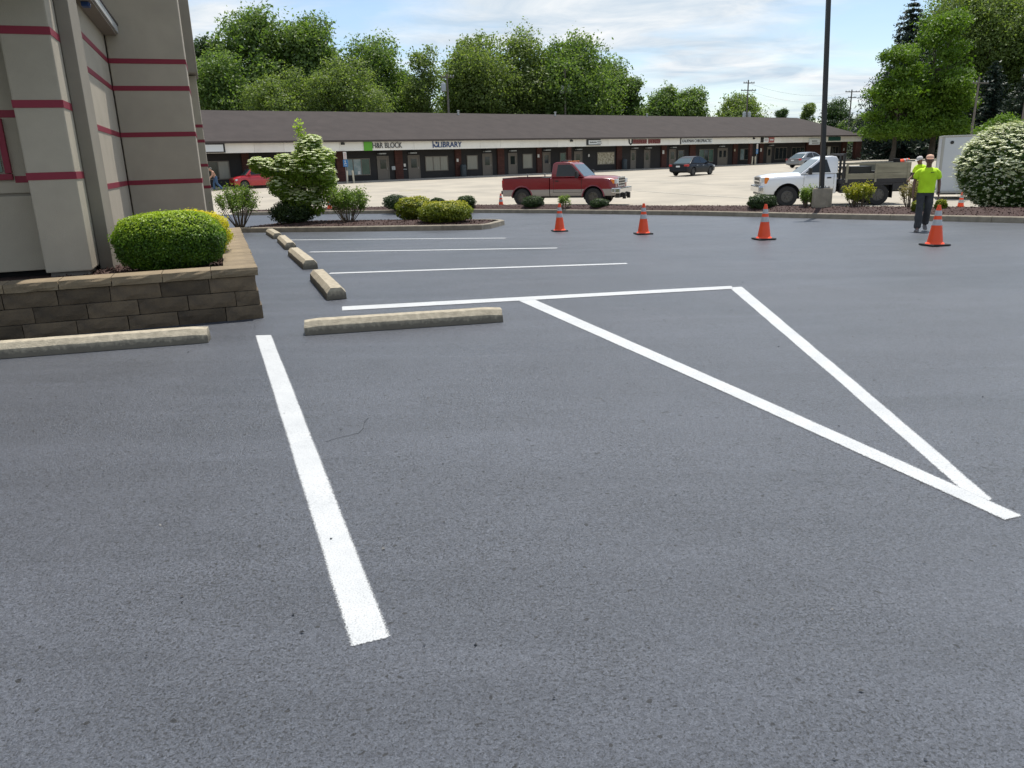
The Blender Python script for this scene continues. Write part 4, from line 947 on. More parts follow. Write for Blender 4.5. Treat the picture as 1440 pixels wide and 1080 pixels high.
# ------------------------------------------------------------------ trees (left woods, middle woods, far ones, right mass)
def tr(label, px, topy, wpx, Y, mat, seed, **k):
    x = at_dist(px, Y, 150); d = math.hypot(x, Y)
    hor = 229-.0293*(px-540); H = 1.6+(hor-topy)/1125*Y*1.0-gz(Y); sc = 1.12*(1/1125)*Y*math.hypot(1, x/Y*.55)
    kind = k.pop('kind', 'tree')
    if kind == 'spruce': return spruce(label, x, Y, H, wpx*sc/2, seed, k.pop('group'), **k)
    return tree(label, x, Y, H, wpx*sc/2, mat, seed, **k)
GL = 'trees behind the left part of the strip'
tr('tall spreading tree with sky gaps, highest of the left woods', 366, 25, 130, 102, LF_TREE, 101, group=GL, nl=20, base=.30, leaf=.55, dens_=.75, sub_r=(.17, .28))
tr('broad tree right of the tallest in the left woods', 440, 36, 105, 104, LF_TREE, 102, group=GL, nl=16, base=.35, leaf=.55, dens_=.85, sub_r=(.22, .36))
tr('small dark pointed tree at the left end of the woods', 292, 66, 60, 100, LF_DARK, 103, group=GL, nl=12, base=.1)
tr('dense tree beside the far stucco pilaster', 310, 84, 105, 92, LF_TREE, 104, group=GL, nl=16, base=.05, leaf=.42)
tr('low rounded lighter tree above the roof, left of the dome-shaped one', 400, 104, 110, 90, LF_TREE2, 105, group=GL, nl=16, base=.05, leaf=.36)
tr('dome-shaped lighter tree rising over the roof', 487, 92, 120, 92, LF_TREE2, 106, group=GL, nl=18, base=.05, leaf=.36, sub_r=(.25, .36), wob=.5)
tr('darker tree right of the dome-shaped tree', 533, 60, 105, 108, LF_TREE, 107, group=GL, nl=18, base=.1, leaf=.5)
tr('thin feathery pale tree at the right end of the left woods', 598, 78, 60, 104, LF_TREE2, 108, group=GL, nl=14, base=.08, dens_=.55, leaf=.40, upright=.1)
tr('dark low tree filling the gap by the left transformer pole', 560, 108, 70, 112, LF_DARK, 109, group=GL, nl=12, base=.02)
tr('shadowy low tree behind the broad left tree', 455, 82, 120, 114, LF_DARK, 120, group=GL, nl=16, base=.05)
GM = 'trees behind the middle of the strip'
tr('big olive-green tree, left of the middle woods', 672, 57, 100, 112, LF_TREE2, 111, group=GM, nl=20, base=.05, leaf=.50, upright=.1)
tr('tallest bright tree in the centre of the middle woods', 728, 52, 105, 116, LF_TREE2, 112, group=GM, nl=20, base=.05, leaf=.50)
tr('tall dense tree behind the two-can transformer pole', 800, 58, 120, 117, LF_TREE, 113, group=GM, nl=22, base=.05, leaf=.52, upright=.1)
tr('sloping tree at the right end of the middle woods', 852, 90, 90, 122, LF_TREE, 114, group=GM, nl=16, base=.05, leaf=.50)
tr('low ragged tree at the end of the middle woods', 890, 116, 40, 120, LF_TREE, 115, group=GM, nl=10, base=.05, leaf=.45)
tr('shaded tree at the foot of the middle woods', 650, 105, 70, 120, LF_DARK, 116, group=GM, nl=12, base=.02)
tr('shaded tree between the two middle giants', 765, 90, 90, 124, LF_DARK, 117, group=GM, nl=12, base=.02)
GF = 'distant trees over the right part of the roof'
tr('left one of the two round dark trees over the roof', 932, 127, 62, 150, LF_TREE, 121, group=GF, nl=14, base=.05, leaf=.55, sub_r=(.28, .40))
tr('right one of the two round dark trees over the roof', 973, 128, 58, 152, LF_TREE, 122, group=GF, nl=14, base=.05, leaf=.55, sub_r=(.28, .40))
tr('bright round tree at the twin-crossarm pole', 1040, 135, 78, 150, LF_TREE2, 123, group=GF, nl=14, base=.05, leaf=.55)
tr('small dark far tree right of the twin-crossarm pole', 1100, 156, 22, 190, LF_DARK, 124, group=GF, nl=8, base=.02)
tr('hazy far tree left of the light pole', 1138, 149, 24, 190, LF_TREE2, 125, group=GF, nl=8, base=.02)
tr('open-limbed pine right of the light pole', 1176, 142, 52, 178, LF_DARK, 126, group=GF, nl=10, base=.12, dens_=.8, sub_r=(.2, .32))
tr('light green tree at the end of the strip roof', 1222, 160, 46, 168, LF_TREE2, 127, group=GF, nl=12, base=.02)
tr('low willowy tree beyond the corner post', 1226, 184, 60, 150, LF_TREE2, 128, group=GF, nl=12, base=.02, leaf=.4)
tr('olive tree beyond the strip roof corner', 1195, 172, 30, 172, LF_TREE, 129, group=GF, nl=8, base=.02)
GR = 'large trees at the right'
tr('dark spruce at the left edge of the right-hand trees', 1270, 12, 150, 122, None, 131, kind='spruce', group=GR, whorls=30)
tr('lime green maple in front of the dark spruce, the taller of two', 1316, 31, 92, 104, LF_LIME, 132, group=GR, nl=26, base=.04, flat=.7, sub_r=(.20, .36), dens_=.95, leaf=.46)
tr('lower lime green maple reaching out to the left of its taller neighbour', 1262, 74, 82, 102, LF_LIME, 141, group=GR, nl=24, base=.10, flat=.6, sub_r=(.18, .32), dens_=.8, leaf=.44)
tr('tallest tree of the right-hand group, running out of the frame', 1352, -30, 150, 124, LF_TREE2, 133, group=GR, nl=30, base=.06, leaf=.55)
tr('tall green tree at the top right corner', 1428, -16, 150, 122, LF_TREE2, 134, group=GR, nl=28, base=.06, leaf=.55)
tr('dark spruce filling the lower right', 1392, 92, 110, 112, None, 135, kind='spruce', group=GR, whorls=24)
tr('dark spruce at the frame edge on the right', 1450, 80, 110, 104, None, 136, kind='spruce', group=GR, whorls=24)
tr('dark spruce low behind the lime maple', 1246, 100, 84, 126, None, 137, kind='spruce', group=GR, whorls=24)
tr('black-green spruce behind the parked distant cars', 1325, 95, 90, 128, None, 138, kind='spruce', group=GR, whorls=24)
tr('bright low shrubby tree above the white trailer', 1416, 163, 50, 70, LF_LIME, 139, group=GR, nl=10, base=.05, leaf=.30)
tr('dark undergrowth tree beyond the pale road', 1285, 150, 130, 132, LF_DARK, 140, group=GR, nl=18, base=.0, leaf=.5)

# ------------------------------------------------------------------ poles
def light_pole():
    Y = 24.9; x = at_dist(1155, Y, 290); t = thing('light_pole', 'dark square parking-lot light pole on a concrete base', 'light pole', mz(x, Y, 0))
    MB().lathe([(.30, -.1), (.30, .82), (.285, .86), (.0, .86)], M_kerb, n=22).build('concrete_base', t, smooth=40)
    ln = -.047; b = MB(); b.box((-.17, -.17, .861), (.17, .17, .885), M_polesteel); b.loft([[(-s_+z*ln, -s_, z), (s_+z*ln, -s_, z), (s_+z*ln, s_, z), (-s_+z*ln, s_, z)] for z, s_ in ((.886, .064), (8.6, .056))], M_polesteel); b.build('pole', t, bevel=.006)
    for k in range(4): MB().lathe([(.018, .886), (.018, .93), (0, .935)], M_alu, n=8, M=Matrix.Translation((.135*(-1)**k, .135*(-1)**(k//2), 0))).build('anchor_bolt', t)
    hb = MB(); hb.box((-.40-.35, -.16, 8.61), (-.40+.35, .16, 8.78), M_polesteel); hb.build('lamp_head', t, bevel=.03)
light_pole()
def utility_pole(px, topy, Y, label, arms, cans=(), basey=230, lean=0.0, r=.14):
    x = at_dist(px, Y, 150); hor = 229-.0293*(px-540); H = 1.6+(hor-topy)/1125*Y; t = thing('utility_pole', label, 'utility pole', (x, Y, gz(Y)), math.radians(18), 'utility poles')
    MB().tube([(0, 0, 0), (lean*H*.5, 0, H*.5), (lean*H, 0, H)], [r*1.25, r, r*.75], M_wood, n=10).build('pole', t, smooth=60)
    for dz, w in arms:
        b = MB(); b.box((lean*H-w/2, -r-.13, H-dz-.07), (lean*H+w/2, -r-.01, H-dz+.07), M_wood)
        for k in (-.46, -.25, .25, .46): b.lathe([(.05, 0), (.07, .07), (.03, .18)], M_trans, n=8, M=Matrix.Translation((lean*H+w*k, -r-.07, H-dz+.075)))
        b.build('crossarm', t)
    for dz, sx in cans:
        b = MB(); b.lathe([(.24, 0), (.30, .06), (.30, .86), (.22, .98), (.06, 1.0), (.06, 1.15), (0, 1.16)], M_trans, n=16, M=Matrix.Translation((lean*H+sx*.50, -.05, H-dz-1))); b.build('transformer', t, smooth=40)
    return Vector((x, Y, gz(Y)+H))
T1 = utility_pole(630.5, 112, 98, 'pole with one transformer can at the left gap in the trees', [(.4, 1.6)], [(1.0, -1)])
T2 = utility_pole(795, 100, 112, 'pole with a transformer can on each side before the middle trees', [], [(2.7, -1), (2.6, 1)])
T3 = utility_pole(1050.5, 119, 142, 'twin-crossarm pole over the right part of the roof', [(.5, 2.2), (1.7, 3.0)], [(5.2, -1), (5.2, 1)])
T4 = utility_pole(1196, 131, 150, 'pole with two crossarms right of the light pole', [(.4, 3.2), (1.4, 1.8)])
T5 = utility_pole(1370.5, 114, 96, 'pale wooden pole with a crossarm in front of the dark spruces', [(.7, 2.4)], lean=.02)
T6 = utility_pole(1440, 108, 88, 'pale wooden pole at the right frame edge', [(.5, 2.4)], lean=.02)
def wire(a, b, sag, dz):
    pts = [a.lerp(b, t)+Vector((0, 0, -dz-sag*4*t*(1-t))) for t in np.linspace(0, 1, 14)]
    tag(MB().tube(pts, .012, M_black, n=4).build('overhead_wire'), 'thin overhead wire among several strung between the wooden poles', 'wire', 'overhead wires')
for dz in (.5, 1.7): wire(T3, T4, 1.2, dz)
for dz in (.7, 4.0, 5.0, 6.2): wire(T4, T5, 1.5, dz); wire(T5, T6, .4, dz)

# ------------------------------------------------------------------ traffic cones
def cone_at(p, label, s=1.0, rot=None, rz=.3):
    t = thing('traffic_cone', label, 'traffic cone', p, rz, 'orange traffic cones')
    b = MB(); b.box((-.185, -.185, 0), (.185, .185, .032), M_rubber); o = b.build('base', t, bevel=.012)
    H = .71
    def rad(z): return .135-(.135-.030)*(z-.035)/(H-.035)
    MB().lathe([(.160, .0325), (.150, .050), (rad(.06), .06), (rad(.36), .36)], M_orange, n=24, caps=False).build('body', t, smooth=50)
    MB().lathe([(rad(.36)+.003, .36), (rad(.46)+.003, .46)], M_refl, n=24, caps=False).build('reflective_collar', t, smooth=50)
    MB().lathe([(rad(.46), .46), (rad(.525), .525)], M_orange, n=24, caps=False).build('body', t, smooth=50)
    MB().lathe([(rad(.525)+.003, .525), (rad(.615)+.003, .615)], M_refl, n=24, caps=False).build('reflective_collar', t, smooth=50)
    MB().lathe([(rad(.615), .615), (.030, H-.02), (.026, H), (.020, H), (.016, H-.03)], M_orange, n=24, caps=False).build('tip', t, smooth=50)
    t.scale = (s, s, s)
    if rot: t.rotation_euler = rot
    return t
for px, py, lab in ((787, 325.5, 'leftmost of the four near cones, in front of the red pickup'), (904.5, 329.5, 'near cone standing below the black sedan'), (1074, 337, 'near cone standing below the front of the white truck'), (1314, 345.5, 'cone standing beside the walking worker, nearest to the viewer')):
    p = G(px, py); p.z = gz(p.y)+.005; cone_at(p, lab, 1.03, rz=.2)
p = G(706, 289); Y = 34.6; cone_at(Vector((at_dist(704.5, Y, 289), Y, gz(Y)+.03)), 'cone standing by the rear bumper of the red pickup', 1.0)
Y = 27.2; cone_at(Vector((at_dist(1351.5, Y, 284), Y, gz(Y)-.18)), 'cone half hidden behind the mulch below the trailer', 1.0)
Y = 36.4; cone_at(Vector((at_dist(464, Y, 298), Y, gz(Y))), 'cone hidden behind the twiggy shrub right of the dogwood', 1.0)
# lump of broken kerb on the mulch edge
Y = 28.6; b = MB(); bm = bmesh.new(); bmesh.ops.create_icosphere(bm, subdivisions=3, radius=.2)
for v in bm.verts: v.co *= 1+.35*noise.noise(v.co*6); v.co.z *= .42; v.co.x *= 1.3
me = bpy.data.meshes.new('rock'); bm.to_mesh(me); bm.free(); me.materials.append(M_kerb); o = link('rock', me); o.location = mz(at_dist(974, Y, 290), Y, .24); tag(o, 'brown stone lying on the mulch above the kerb', 'stone')

# ------------------------------------------------------------------ vehicles
def wheel_at(root, x, y, r, w, rim, spokes=6, rr=.58, hub_dark=M_black):
    M = Matrix.Translation((x, y, r)) @ Matrix.Rotation(math.radians(90), 4, 'X'); s = 1 if y < 0 else -1   # local +z of the lathe points to -y
    if s < 0: M = M @ Matrix.Rotation(math.pi, 4, 'X')
    b = MB(); b.lathe([(r*rr, -w/2), (r*.90, -w/2), (r*.985, -w*.38), (r, -w*.2), (r, w*.2), (r*.985, w*.38), (r*.90, w/2), (r*rr, w/2-.004)], M_tyre, n=28, M=M, caps=False); wh = b.build('wheel', root, smooth=35)
    d = MB(); d.lathe([(r*rr*.995, w*.30), (r*rr*.995, w/2-.012), (r*rr*.90, w/2-.006), (r*rr*.88, w*.30), (0.001, w*.27)], rim, n=28, M=M, caps=False)
    for k in range(spokes):
        a = 2*math.pi*k/spokes; R_ = M @ Matrix.Rotation(a, 4, 'Z'); d.box((r*.10, -r*.07, w*.28), (r*rr*.93, r*.07, w*.40), rim, R_)
    d.lathe([(r*.17, w*.28), (r*.16, w*.46), (.001, w*.47)], rim, n=14, M=M)
    for k in range(spokes):
        a = 2*math.pi*(k+.5)/spokes; R_ = M @ Matrix.Rotation(a, 4, 'Z'); d.box((r*.2, -r*.08, w*.274), (r*rr*.84, r*.08, w*.285), hub_dark, R_)
    d.build('rim', wh, smooth=35); return wh
def arch_z(x, base, wheels):
    z = base
    for cx, cz, R in wheels:
        if abs(x-cx) < R: z = max(z, cz+math.sqrt(max(0, R*R-(x-cx)**2)))
    return z
def stations(x0, x1, wheels, n=26):
    s = set(np.linspace(x0, x1, n).round(4))
    for cx, cz, R in wheels:
        for k in np.linspace(-1, 1, 15): s.add(round(cx+R*math.sin(k*math.pi/2), 4))
        s.add(round(cx-R-.004, 4)); s.add(round(cx+R+.004, 4))
    return sorted(v for v in s if x0-1e-6 <= v <= x1+1e-6)
def skin_body(name, root, xs, half, mats, smooth=40):
    """half(x) -> list of (y,z) from sill to centre line; mats one per band"""
    o = None; b = MB(); H = [half(x) for x in xs]; n = len(H[0])
    for sgn in (1, -1):
        for k in range(n-1):
            v = []; f = []
            for i, x in enumerate(xs): v += [(x, sgn*H[i][k][0], H[i][k][1]), (x, sgn*H[i][k+1][0], H[i][k+1][1])]
            f = [(2*i, 2*i+1, 2*i+3, 2*i+2) for i in range(len(xs)-1)]; b.add(v, f, mats[k])
    for i, x in ((0, xs[0]), (len(xs)-1, xs[-1])):
        ring = [(x, y, z) for y, z in H[i]]+[(x, -y, z) for y, z in reversed(H[i])]
        for k in range(n-1): b.add([(x, H[i][k][0], H[i][k][1]), (x, H[i][k+1][0], H[i][k+1][1]), (x, -H[i][k+1][0], H[i][k+1][1]), (x, -H[i][k][0], H[i][k][1])], [(0, 1, 2, 3)], mats[k])
    me = bpy.data.meshes.new(name); me.from_pydata(b.v, [], b.f)
    for m in b.mats: me.materials.append(m)
    me.polygons.foreach_set('material_index', b.m)
    bm = bmesh.new(); bm.from_mesh(me); bmesh.ops.remove_doubles(bm, verts=bm.verts, dist=.0005); bmesh.ops.dissolve_degenerate(bm, edges=bm.edges, dist=.0004); bmesh.ops.recalc_face_normals(bm, faces=bm.faces); bm.to_mesh(me); bm.free()
    me.polygons.foreach_set('use_smooth', [True]*len(me.polygons)); me.set_sharp_from_angle(angle=math.radians(smooth))
    return link(name, me, root)
def greenhouse(root, prof, yf, mat, side_polys, strips, glass=M_cglass, wglass=M_lglass, bevel=.035):
    """prof: closed (x,z) side outline; yf(z) half width. side_polys: (x,z) outlines of side panes; strips: prof edges that carry a windscreen"""
    n = len(prof); v = [(x, yf(z), z) for x, z in prof]+[(x, -yf(z), z) for x, z in prof]
    b = MB(); b.add(v, [tuple(range(n)), tuple(range(2*n-1, n-1, -1))]+[(i, i+n, (i+1) % n+n, (i+1) % n) for i in range(n)], mat)
    cab = b.build('cab', root, bevel=bevel, segs=3, smooth=35)
    for poly in side_polys:
        for s in (1, -1):
            g = MB(); g.add([(x, s*(yf(z)+.006), z) for x, z in poly]+[(x, s*(yf(z)-.02), z) for x, z in poly], [tuple(range(len(poly)))]+[(i, (i+1) % len(poly), (i+1) % len(poly)+len(poly), i+len(poly)) for i in range(len(poly))], glass); g.build('side_window', root)
    for i, nm in strips:
        (x0, z0), (x1, z1) = prof[i], prof[(i+1) % n]; d = Vector((x1-x0, 0, z1-z0)); nr = Vector((d.z, 0, -d.x)).normalized()
        if nr.z < 0: nr = -nr
        A = [(x0+d.x*t, z0+d.z*t) for t in (.05, .93)]; v = []
        for (x, z) in A:
            for s in (1, -1): v.append((x+nr.x*.012, s*(yf(z)-.065), z+nr.z*.012))
        g = MB(); g.add([v[0], v[1], v[3], v[2]]+[(p[0]-nr.x*.03, p[1], p[2]-nr.z*.03) for p in (v[0], v[1], v[3], v[2])], [(0, 1, 2, 3), (0, 4, 5, 1), (1, 5, 6, 2), (2, 6, 7, 3), (3, 7, 4, 0)], wglass); g.build(nm, root)
    return cab
def part(name, root, lo, hi, mat, bevel=.01, M=None): return MB().box(lo, hi, mat, M).build(name, root, bevel=bevel)

def red_pickup(loc, rz):
    t = thing('pickup_truck', 'dark red and pewter single-cab pickup parked facing right', 'pickup truck', loc, rz)
    wr = .405; xf, xr_ = 1.60, -1.86; wh = [(xf, wr, .50), (xr_, wr, .50)]
    # cargo bed: open box with walls and a floor
    xs = stations(-2.84, -.50, [wh[1]])
    def hb(x): z = arch_z(x, .46, [wh[1]]); s = max(.76, z+.001); return [(.93, z), (.985, max(.56, min(z+.06, .755)) if z < .7 else z+.0005), (.99, s), (.985, 1.05 if s < 1.04 else s+.01), (.965, 1.27), (.955, 1.30), (.89, 1.30), (.885, .84), (0, .84)]
    skin_body('cargo_bed', t, xs, hb, [M_sil, M_sil, M_rpaint, M_rpaint, M_black, M_black, M_rpaint, M_black])
    part('tailgate', t, (-2.87, -.90, .72), (-2.80, .90, 1.30), M_rpaint, .015)
    part('bulkhead', t, (-.56, -.885, .84), (-.505, .885, 1.28), M_rpaint, .01)
    # cab underbody and bonnet
    xs = stations(-.46, 2.62, [wh[0]], 30)
    def hc(x):
        z = arch_z(x, .46, [wh[0]]); s = max(.76, z+.001); nose = max(0, (x-2.0)/.62); zt = 1.285 if x < 1.12 else 1.285-.02*(x-1.12); zt -= .10*nose**2
        w = 1-.10*nose**2; top = zt+(.045 if x > 1.15 else 0)
        return [(.93*w, z), (.985*w, max(.56, min(z+.06, .755)) if z < .7 else z+.0005), (.99*w, s), (.985*w, 1.05 if s < 1.04 else s+.01), (.95*w, zt-.05), (.86*w, zt), (.45, top), (0, top+.012)]
    skin_body('body', t, xs, hc, [M_sil, M_sil, M_rpaint, M_rpaint, M_rpaint, M_rpaint, M_rpaint])
    prof = [(1.16, 1.285), (.58, 1.87), (.46, 1.93), (.10, 1.965), (-.25, 1.95), (-.37, 1.88), (-.43, 1.285)]
    yf = lambda z: .925-(z-1.285)*.27
    greenhouse(t, prof, yf, M_rpaint, [[(1.0, 1.33), (.53, 1.80), (.42, 1.84), (-.13, 1.84), (-.18, 1.33)]], [(0, 'windscreen')])
    MB().box((-.442, -.62, 1.36), (-.40, .62, 1.80), M_cglass, None).build('rear_window', t)
    for s in (1, -1):
        d = MB(); d.box((-.30, s*.992-.002, .62), (1.05, s*.992+.002, .63), M_black)
        for x in (-.28, 1.06): d.box((x-.006, s*.988-.004, .62), (x+.006, s*.988+.004, 1.24), M_black)
        d.build('door_seam', t)
        h = part('door_handle', t, (-.20, s*.985-.02, 1.10), (-.04, s*.985+.02, 1.15), M_black, .012)
        m = MB(); m.box((.86, min(s*.94, s*1.10), 1.29), (.92, max(s*.94, s*1.10), 1.33), M_black); m.box((.84, min(s*1.08, s*1.30), 1.26), (.95, max(s*1.08, s*1.30), 1.56), M_black); m.build('mirror', t, bevel=.02)
        part('headlight', t, (2.56, min(s*.55, s*.905), .98), (2.672, max(s*.55, s*.905), 1.17), M_lamp, .02)
        part('indicator', t, (2.40, min(s*.86, s*.925), .98), (2.57, max(s*.86, s*.925), 1.15), M_amber, .02)
        part('tail_light', t, (-2.868, min(s*.905, s*.985), .86), (-2.78, max(s*.905, s*.985), 1.20), M_tail, .01)
        fl = MB(); sts = [wh[1][0]+.53*math.cos(a) for a in np.linspace(math.pi, 0, 17)]
        for cx in (xf, xr_):
            pts_o = [(cx+.545*math.cos(a), wr+.545*math.sin(a)) for a in np.linspace(math.pi*.98, .02*math.pi, 17)]; pts_i = [(cx+.495*math.cos(a), wr+.495*math.sin(a)) for a in np.linspace(math.pi*.98, .02*math.pi, 17)]
            for i in range(16):
                fl.add([(pts_o[i][0], s*.985, pts_o[i][1]), (pts_o[i+1][0], s*.985, pts_o[i+1][1]), (pts_i[i+1][0], s*1.012, pts_i[i+1][1]), (pts_i[i][0], s*1.012, pts_i[i][1]), (pts_i[i][0], s*.93, pts_i[i][1]), (pts_i[i+1][0], s*.93, pts_i[i+1][1])], [(0, 1, 2, 3), (3, 2, 5, 4)], M_rpaint)
        fl.build('wheel_arch_lip', t, fix=False)
        for x in (xf, xr_): wheel_at(t, x, s*.86, wr, .26, M_rimdark, 7)
        part('sill_step', t, (.0, min(s*.86, s*.95), .40), (1.0, max(s*.86, s*.95), .46), M_black, .015)
    w = MB()
    for cx in (xf, xr_):
        for s in (1, -1): w.box((cx-.52, min(s*.70, s*.72), .30), (cx+.52, max(s*.70, s*.72), .93), M_dark)
    w.box((-2.7, -.70, .50), (2.45, .70, .62), M_dark); w.box((-2.6, -.45, .36), (2.3, -.33, .50), M_black); w.box((-2.6, .33, .36), (2.3, .45, .50), M_black)
    for cx in (xf, xr_): w.box((cx-.07, -.75, wr-.07), (cx+.07, .75, wr+.07), M_black)
    w.build('chassis', t)
    fb = MB(); fb.box((2.60, -.98, .56), (2.86, .98, .80), M_chrome); fb.box((2.45, -.985, .58), (2.62, -.90, .80), M_chrome); fb.box((2.45, .90, .58), (2.62, .985, .80), M_chrome); fb.build('front_bumper', t, bevel=.05)
    vb = MB(); vb.box((2.58, -.85, .36), (2.78, .85, .555), M_black); vb.box((2.80, -.42, .30), (2.95, -.30, .56), M_black); vb.box((2.80, .30, .30), (2.95, .42, .56), M_black); vb.build('plough_mount', t, bevel=.02)
    gr = MB(); gr.box((2.60, -.53, .84), (2.655, .53, 1.25), M_chrome); gb = gr.build('grille', t, bevel=.03)
    gi = MB()
    for i in range(3):
        for j in range(2): gi.box((2.656, -.47+j*.49, .89+i*.112), (2.668, -.02+j*.49, .975+i*.112), M_black)
    gi.build('grille_opening', gb)
    rb = MB(); rb.box((-2.98, -.85, .56), (-2.875, .85, .72), M_black); rb.box((-3.10, -.06, .44), (-2.9, .06, .52), M_black); rb.build('rear_bumper', t, bevel=.02)
    for y in (-.55, -.18, 0, .18, .55): part('roof_marker', t, (.30, y-.05, 1.955), (.44, y+.05, 1.995), M_amber, .015)
    part('roof_light_bar', t, (-.15, -.35, 1.965), (.15, .35, 2.03), M_black, .02)
    for x in (-2.3, -1.4): part('stake', t, (x-.02, .80, 1.30), (x+.02, .86, 1.44), M_alu, .004)
    part('toolbox', t, (-.95, -.85, 1.05), (-.60, .85, 1.30), M_black, .02)
    return t
Y = 37.0; red_pickup(Vector((at_dist(797, Y, 285), Y, gz(Y))), math.radians(-24))

def white_truck(loc, rz):
    t = thing('flatbed_truck', 'white single-cab work truck with a grey plank-sided bed, facing left', 'work truck', loc, rz)
    wr = .405; xf, xr_ = 1.82, -1.62; wh = [(xf, wr, .52)]
    xs = stations(-.02, 2.82, wh, 30)
    def hc(x):
        z = arch_z(x, .50, wh); nose = max(0, (x-2.1)/.72); zt = 1.26 if x < 1.30 else 1.26-.03*(x-1.3); zt -= .07*nose**2; w = 1-.09*nose**2; top = zt+(.06 if x > 1.3 else 0)
        m = lambda a: max(a, z+.002*(1+a))
        return [(.93*w, z), (.985*w, m(.62)), (1.0*w, m(.82)), (.985*w, m(1.06)), (.95*w, max(zt-.06, m(1.1))), (.87*w, zt), (.45, top), (0, top+.012)]
    skin_body('body', t, xs, hc, [M_wpaint]*7)
    prof = [(1.36, 1.265), (.62, 1.84), (.45, 1.905), (.15, 1.93), (-.02, 1.90), (-.09, 1.78), (-.06, 1.265)]
    yf = lambda z: .925-(z-1.265)*.27
    greenhouse(t, prof, yf, M_wpaint, [[(1.16, 1.31), (.60, 1.755), (.48, 1.80), (.36, 1.80), (.20, 1.31)]], [(0, 'windscreen')])
    for s in (1, -1):
        d = MB()
        for x in (.08, 1.22): d.box((x-.007, s*.992-.006, .60), (x+.007, s*.992+.006, 1.24), M_alu)
        d.build('door_seam', t)
        part('door_handle', t, (.18, s*.985-.02, 1.08), (.34, s*.985+.02, 1.13), M_black, .012)
        m = MB(); m.box((1.02, min(s*.94, s*1.08), 1.27), (1.08, max(s*.94, s*1.08), 1.32), M_black); m.box((.98, min(s*1.06, s*1.26), 1.24), (1.10, max(s*1.06, s*1.26), 1.50), M_black); m.build('mirror', t, bevel=.03)
        part('headlight', t, (2.70, min(s*.60, s*.92), .96), (2.845, max(s*.60, s*.92), 1.16), M_lamp, .02)
        part('indicator', t, (2.55, min(s*.88, s*.945), .92), (2.72, max(s*.88, s*.945), 1.17), M_amber, .02)
        wheel_at(t, xf, s*.86, wr, .27, M_rim, 6)
        wheel_at(t, xr_, s*.93, wr, .22, M_rim, 8); wheel_at(t, xr_, s*.67, wr, .22, M_rim, 8)
    fb = MB(); fb.box((2.72, -.97, .58), (2.95, .97, .84), M_chrome); fb.box((2.70, -.80, .44), (2.86, .80, .577), M_black); fb.build('front_bumper', t, bevel=.05)
    gr = MB(); gr.box((2.74, -.58, .86), (2.86, .58, 1.18), M_chrome); gb = gr.build('grille', t, bevel=.03); gi = MB(); gi.box((2.861, -.54, .90), (2.868, .54, .99), M_black); gi.box((2.861, -.54, 1.04), (2.868, .54, 1.14), M_black); gi.build('grille_opening', gb)
    w = MB(); w.box((-2.55, -.40, .55), (2.5, -.28, .75), M_black); w.box((-2.55, .28, .55), (2.5, .40, .75), M_black)
    for s in (1, -1): w.box((xf-.53, min(s*.70, s*.72), .30), (xf+.53, max(s*.70, s*.72), .94), M_dark)
    for cx in (xf, xr_): w.box((cx-.08, -.8, wr-.08), (cx+.08, .8, wr+.08), M_black)
    w.box((-.1, -.68, .50), (2.6, .68, .60), M_dark); w.build('chassis', t)
    # dark steel bed skirt, head rack, planks
    sk = MB(); sk.box((-2.72, -1.04, .86), (-.14, 1.04, 1.02), M_steel)
    for s in (1, -1):
        sk.box((-1.10, min(s*.72, s*1.03), .50), (-.20, max(s*.72, s*1.03), .857), M_steel); sk.box((-2.70, min(s*.90, s*1.03), .56), (-2.14, max(s*.90, s*1.03), .857), M_steel); sk.box((-2.13, min(s*.98, s*1.03), .78), (-1.11, max(s*.98, s*1.03), .857), M_steel); sk.box((-2.70, min(s*.2, s*.6), .50), (-.3, max(s*.2, s*.6), .856), M_steel)
    sk.build('bed_frame', t, bevel=.01)
    hr = MB()
    for y in (-.98, -.45, .45, .98): hr.box((-.30, y-.04, 1.02), (-.22, y+.04, 1.93), M_black)
    hr.box((-.31, -1.02, 1.935), (-.21, 1.02, 2.01), M_black); hr.box((-.30, -.94, 1.45), (-.23, .94, 1.52), M_black); hr.build('head_rack', t, bevel=.01)
    for s in (1, -1):
        for i, (x0, x1, z0, z1) in enumerate(((-2.74, -.34, 1.025, 1.235), (-2.74, -1.42, 1.243, 1.62), (-.40, -.34, 1.243, 1.62), (-1.41, -.41, 1.57, 1.62))):
            part('plank', t, (x0, min(s*1.0, s*1.045), z0), (x1, max(s*1.0, s*1.045), z1), M_boards, .006)
        for x in (-2.66, -1.46, -.38): part('stake', t, (x-.04, min(s*1.047, s*1.065), .90), (x+.04, max(s*1.047, s*1.065), 1.60), M_boards, .004)
    part('plank', t, (-2.76, -.995, 1.025), (-2.715, .995, 1.32), M_boards, .006); part('plank', t, (-2.76, -.995, 1.327), (-2.715, .995, 1.62), M_boards, .006)
    ld = MB(); r = random.Random(4)
    for k in range(9): x = -1.36+k*.11; ld.tube([(x, -.6+.1*r.random(), 1.05), (x+.25*r.uniform(-1, 1), -.92, 1.40+.12*r.random())], .022, M_tool, n=6)
    ld.box((-1.35, -.30, 1.03), (-.60, .80, 1.50), M_black); ld.box((-2.5, -.7, 1.03), (-1.6, .7, 1.30), M_black); ld.build('tool_load', t)
    hi = MB(); hi.box((-3.05, -.07, .66), (-2.70, .07, .76), M_black); hi.box((-3.02, .55, .95), (-2.80, .80, 1.22), M_black); hi.box((-2.82, .62, .90), (-2.755, .74, 1.0), M_black); hi.box((-2.98, -.80, .95), (-2.78, -.60, 1.18), M_black); hi.box((-2.79, -.75, .90), (-2.755, -.65, 1.0), M_black); hi.build('hitch', t, bevel=.02)
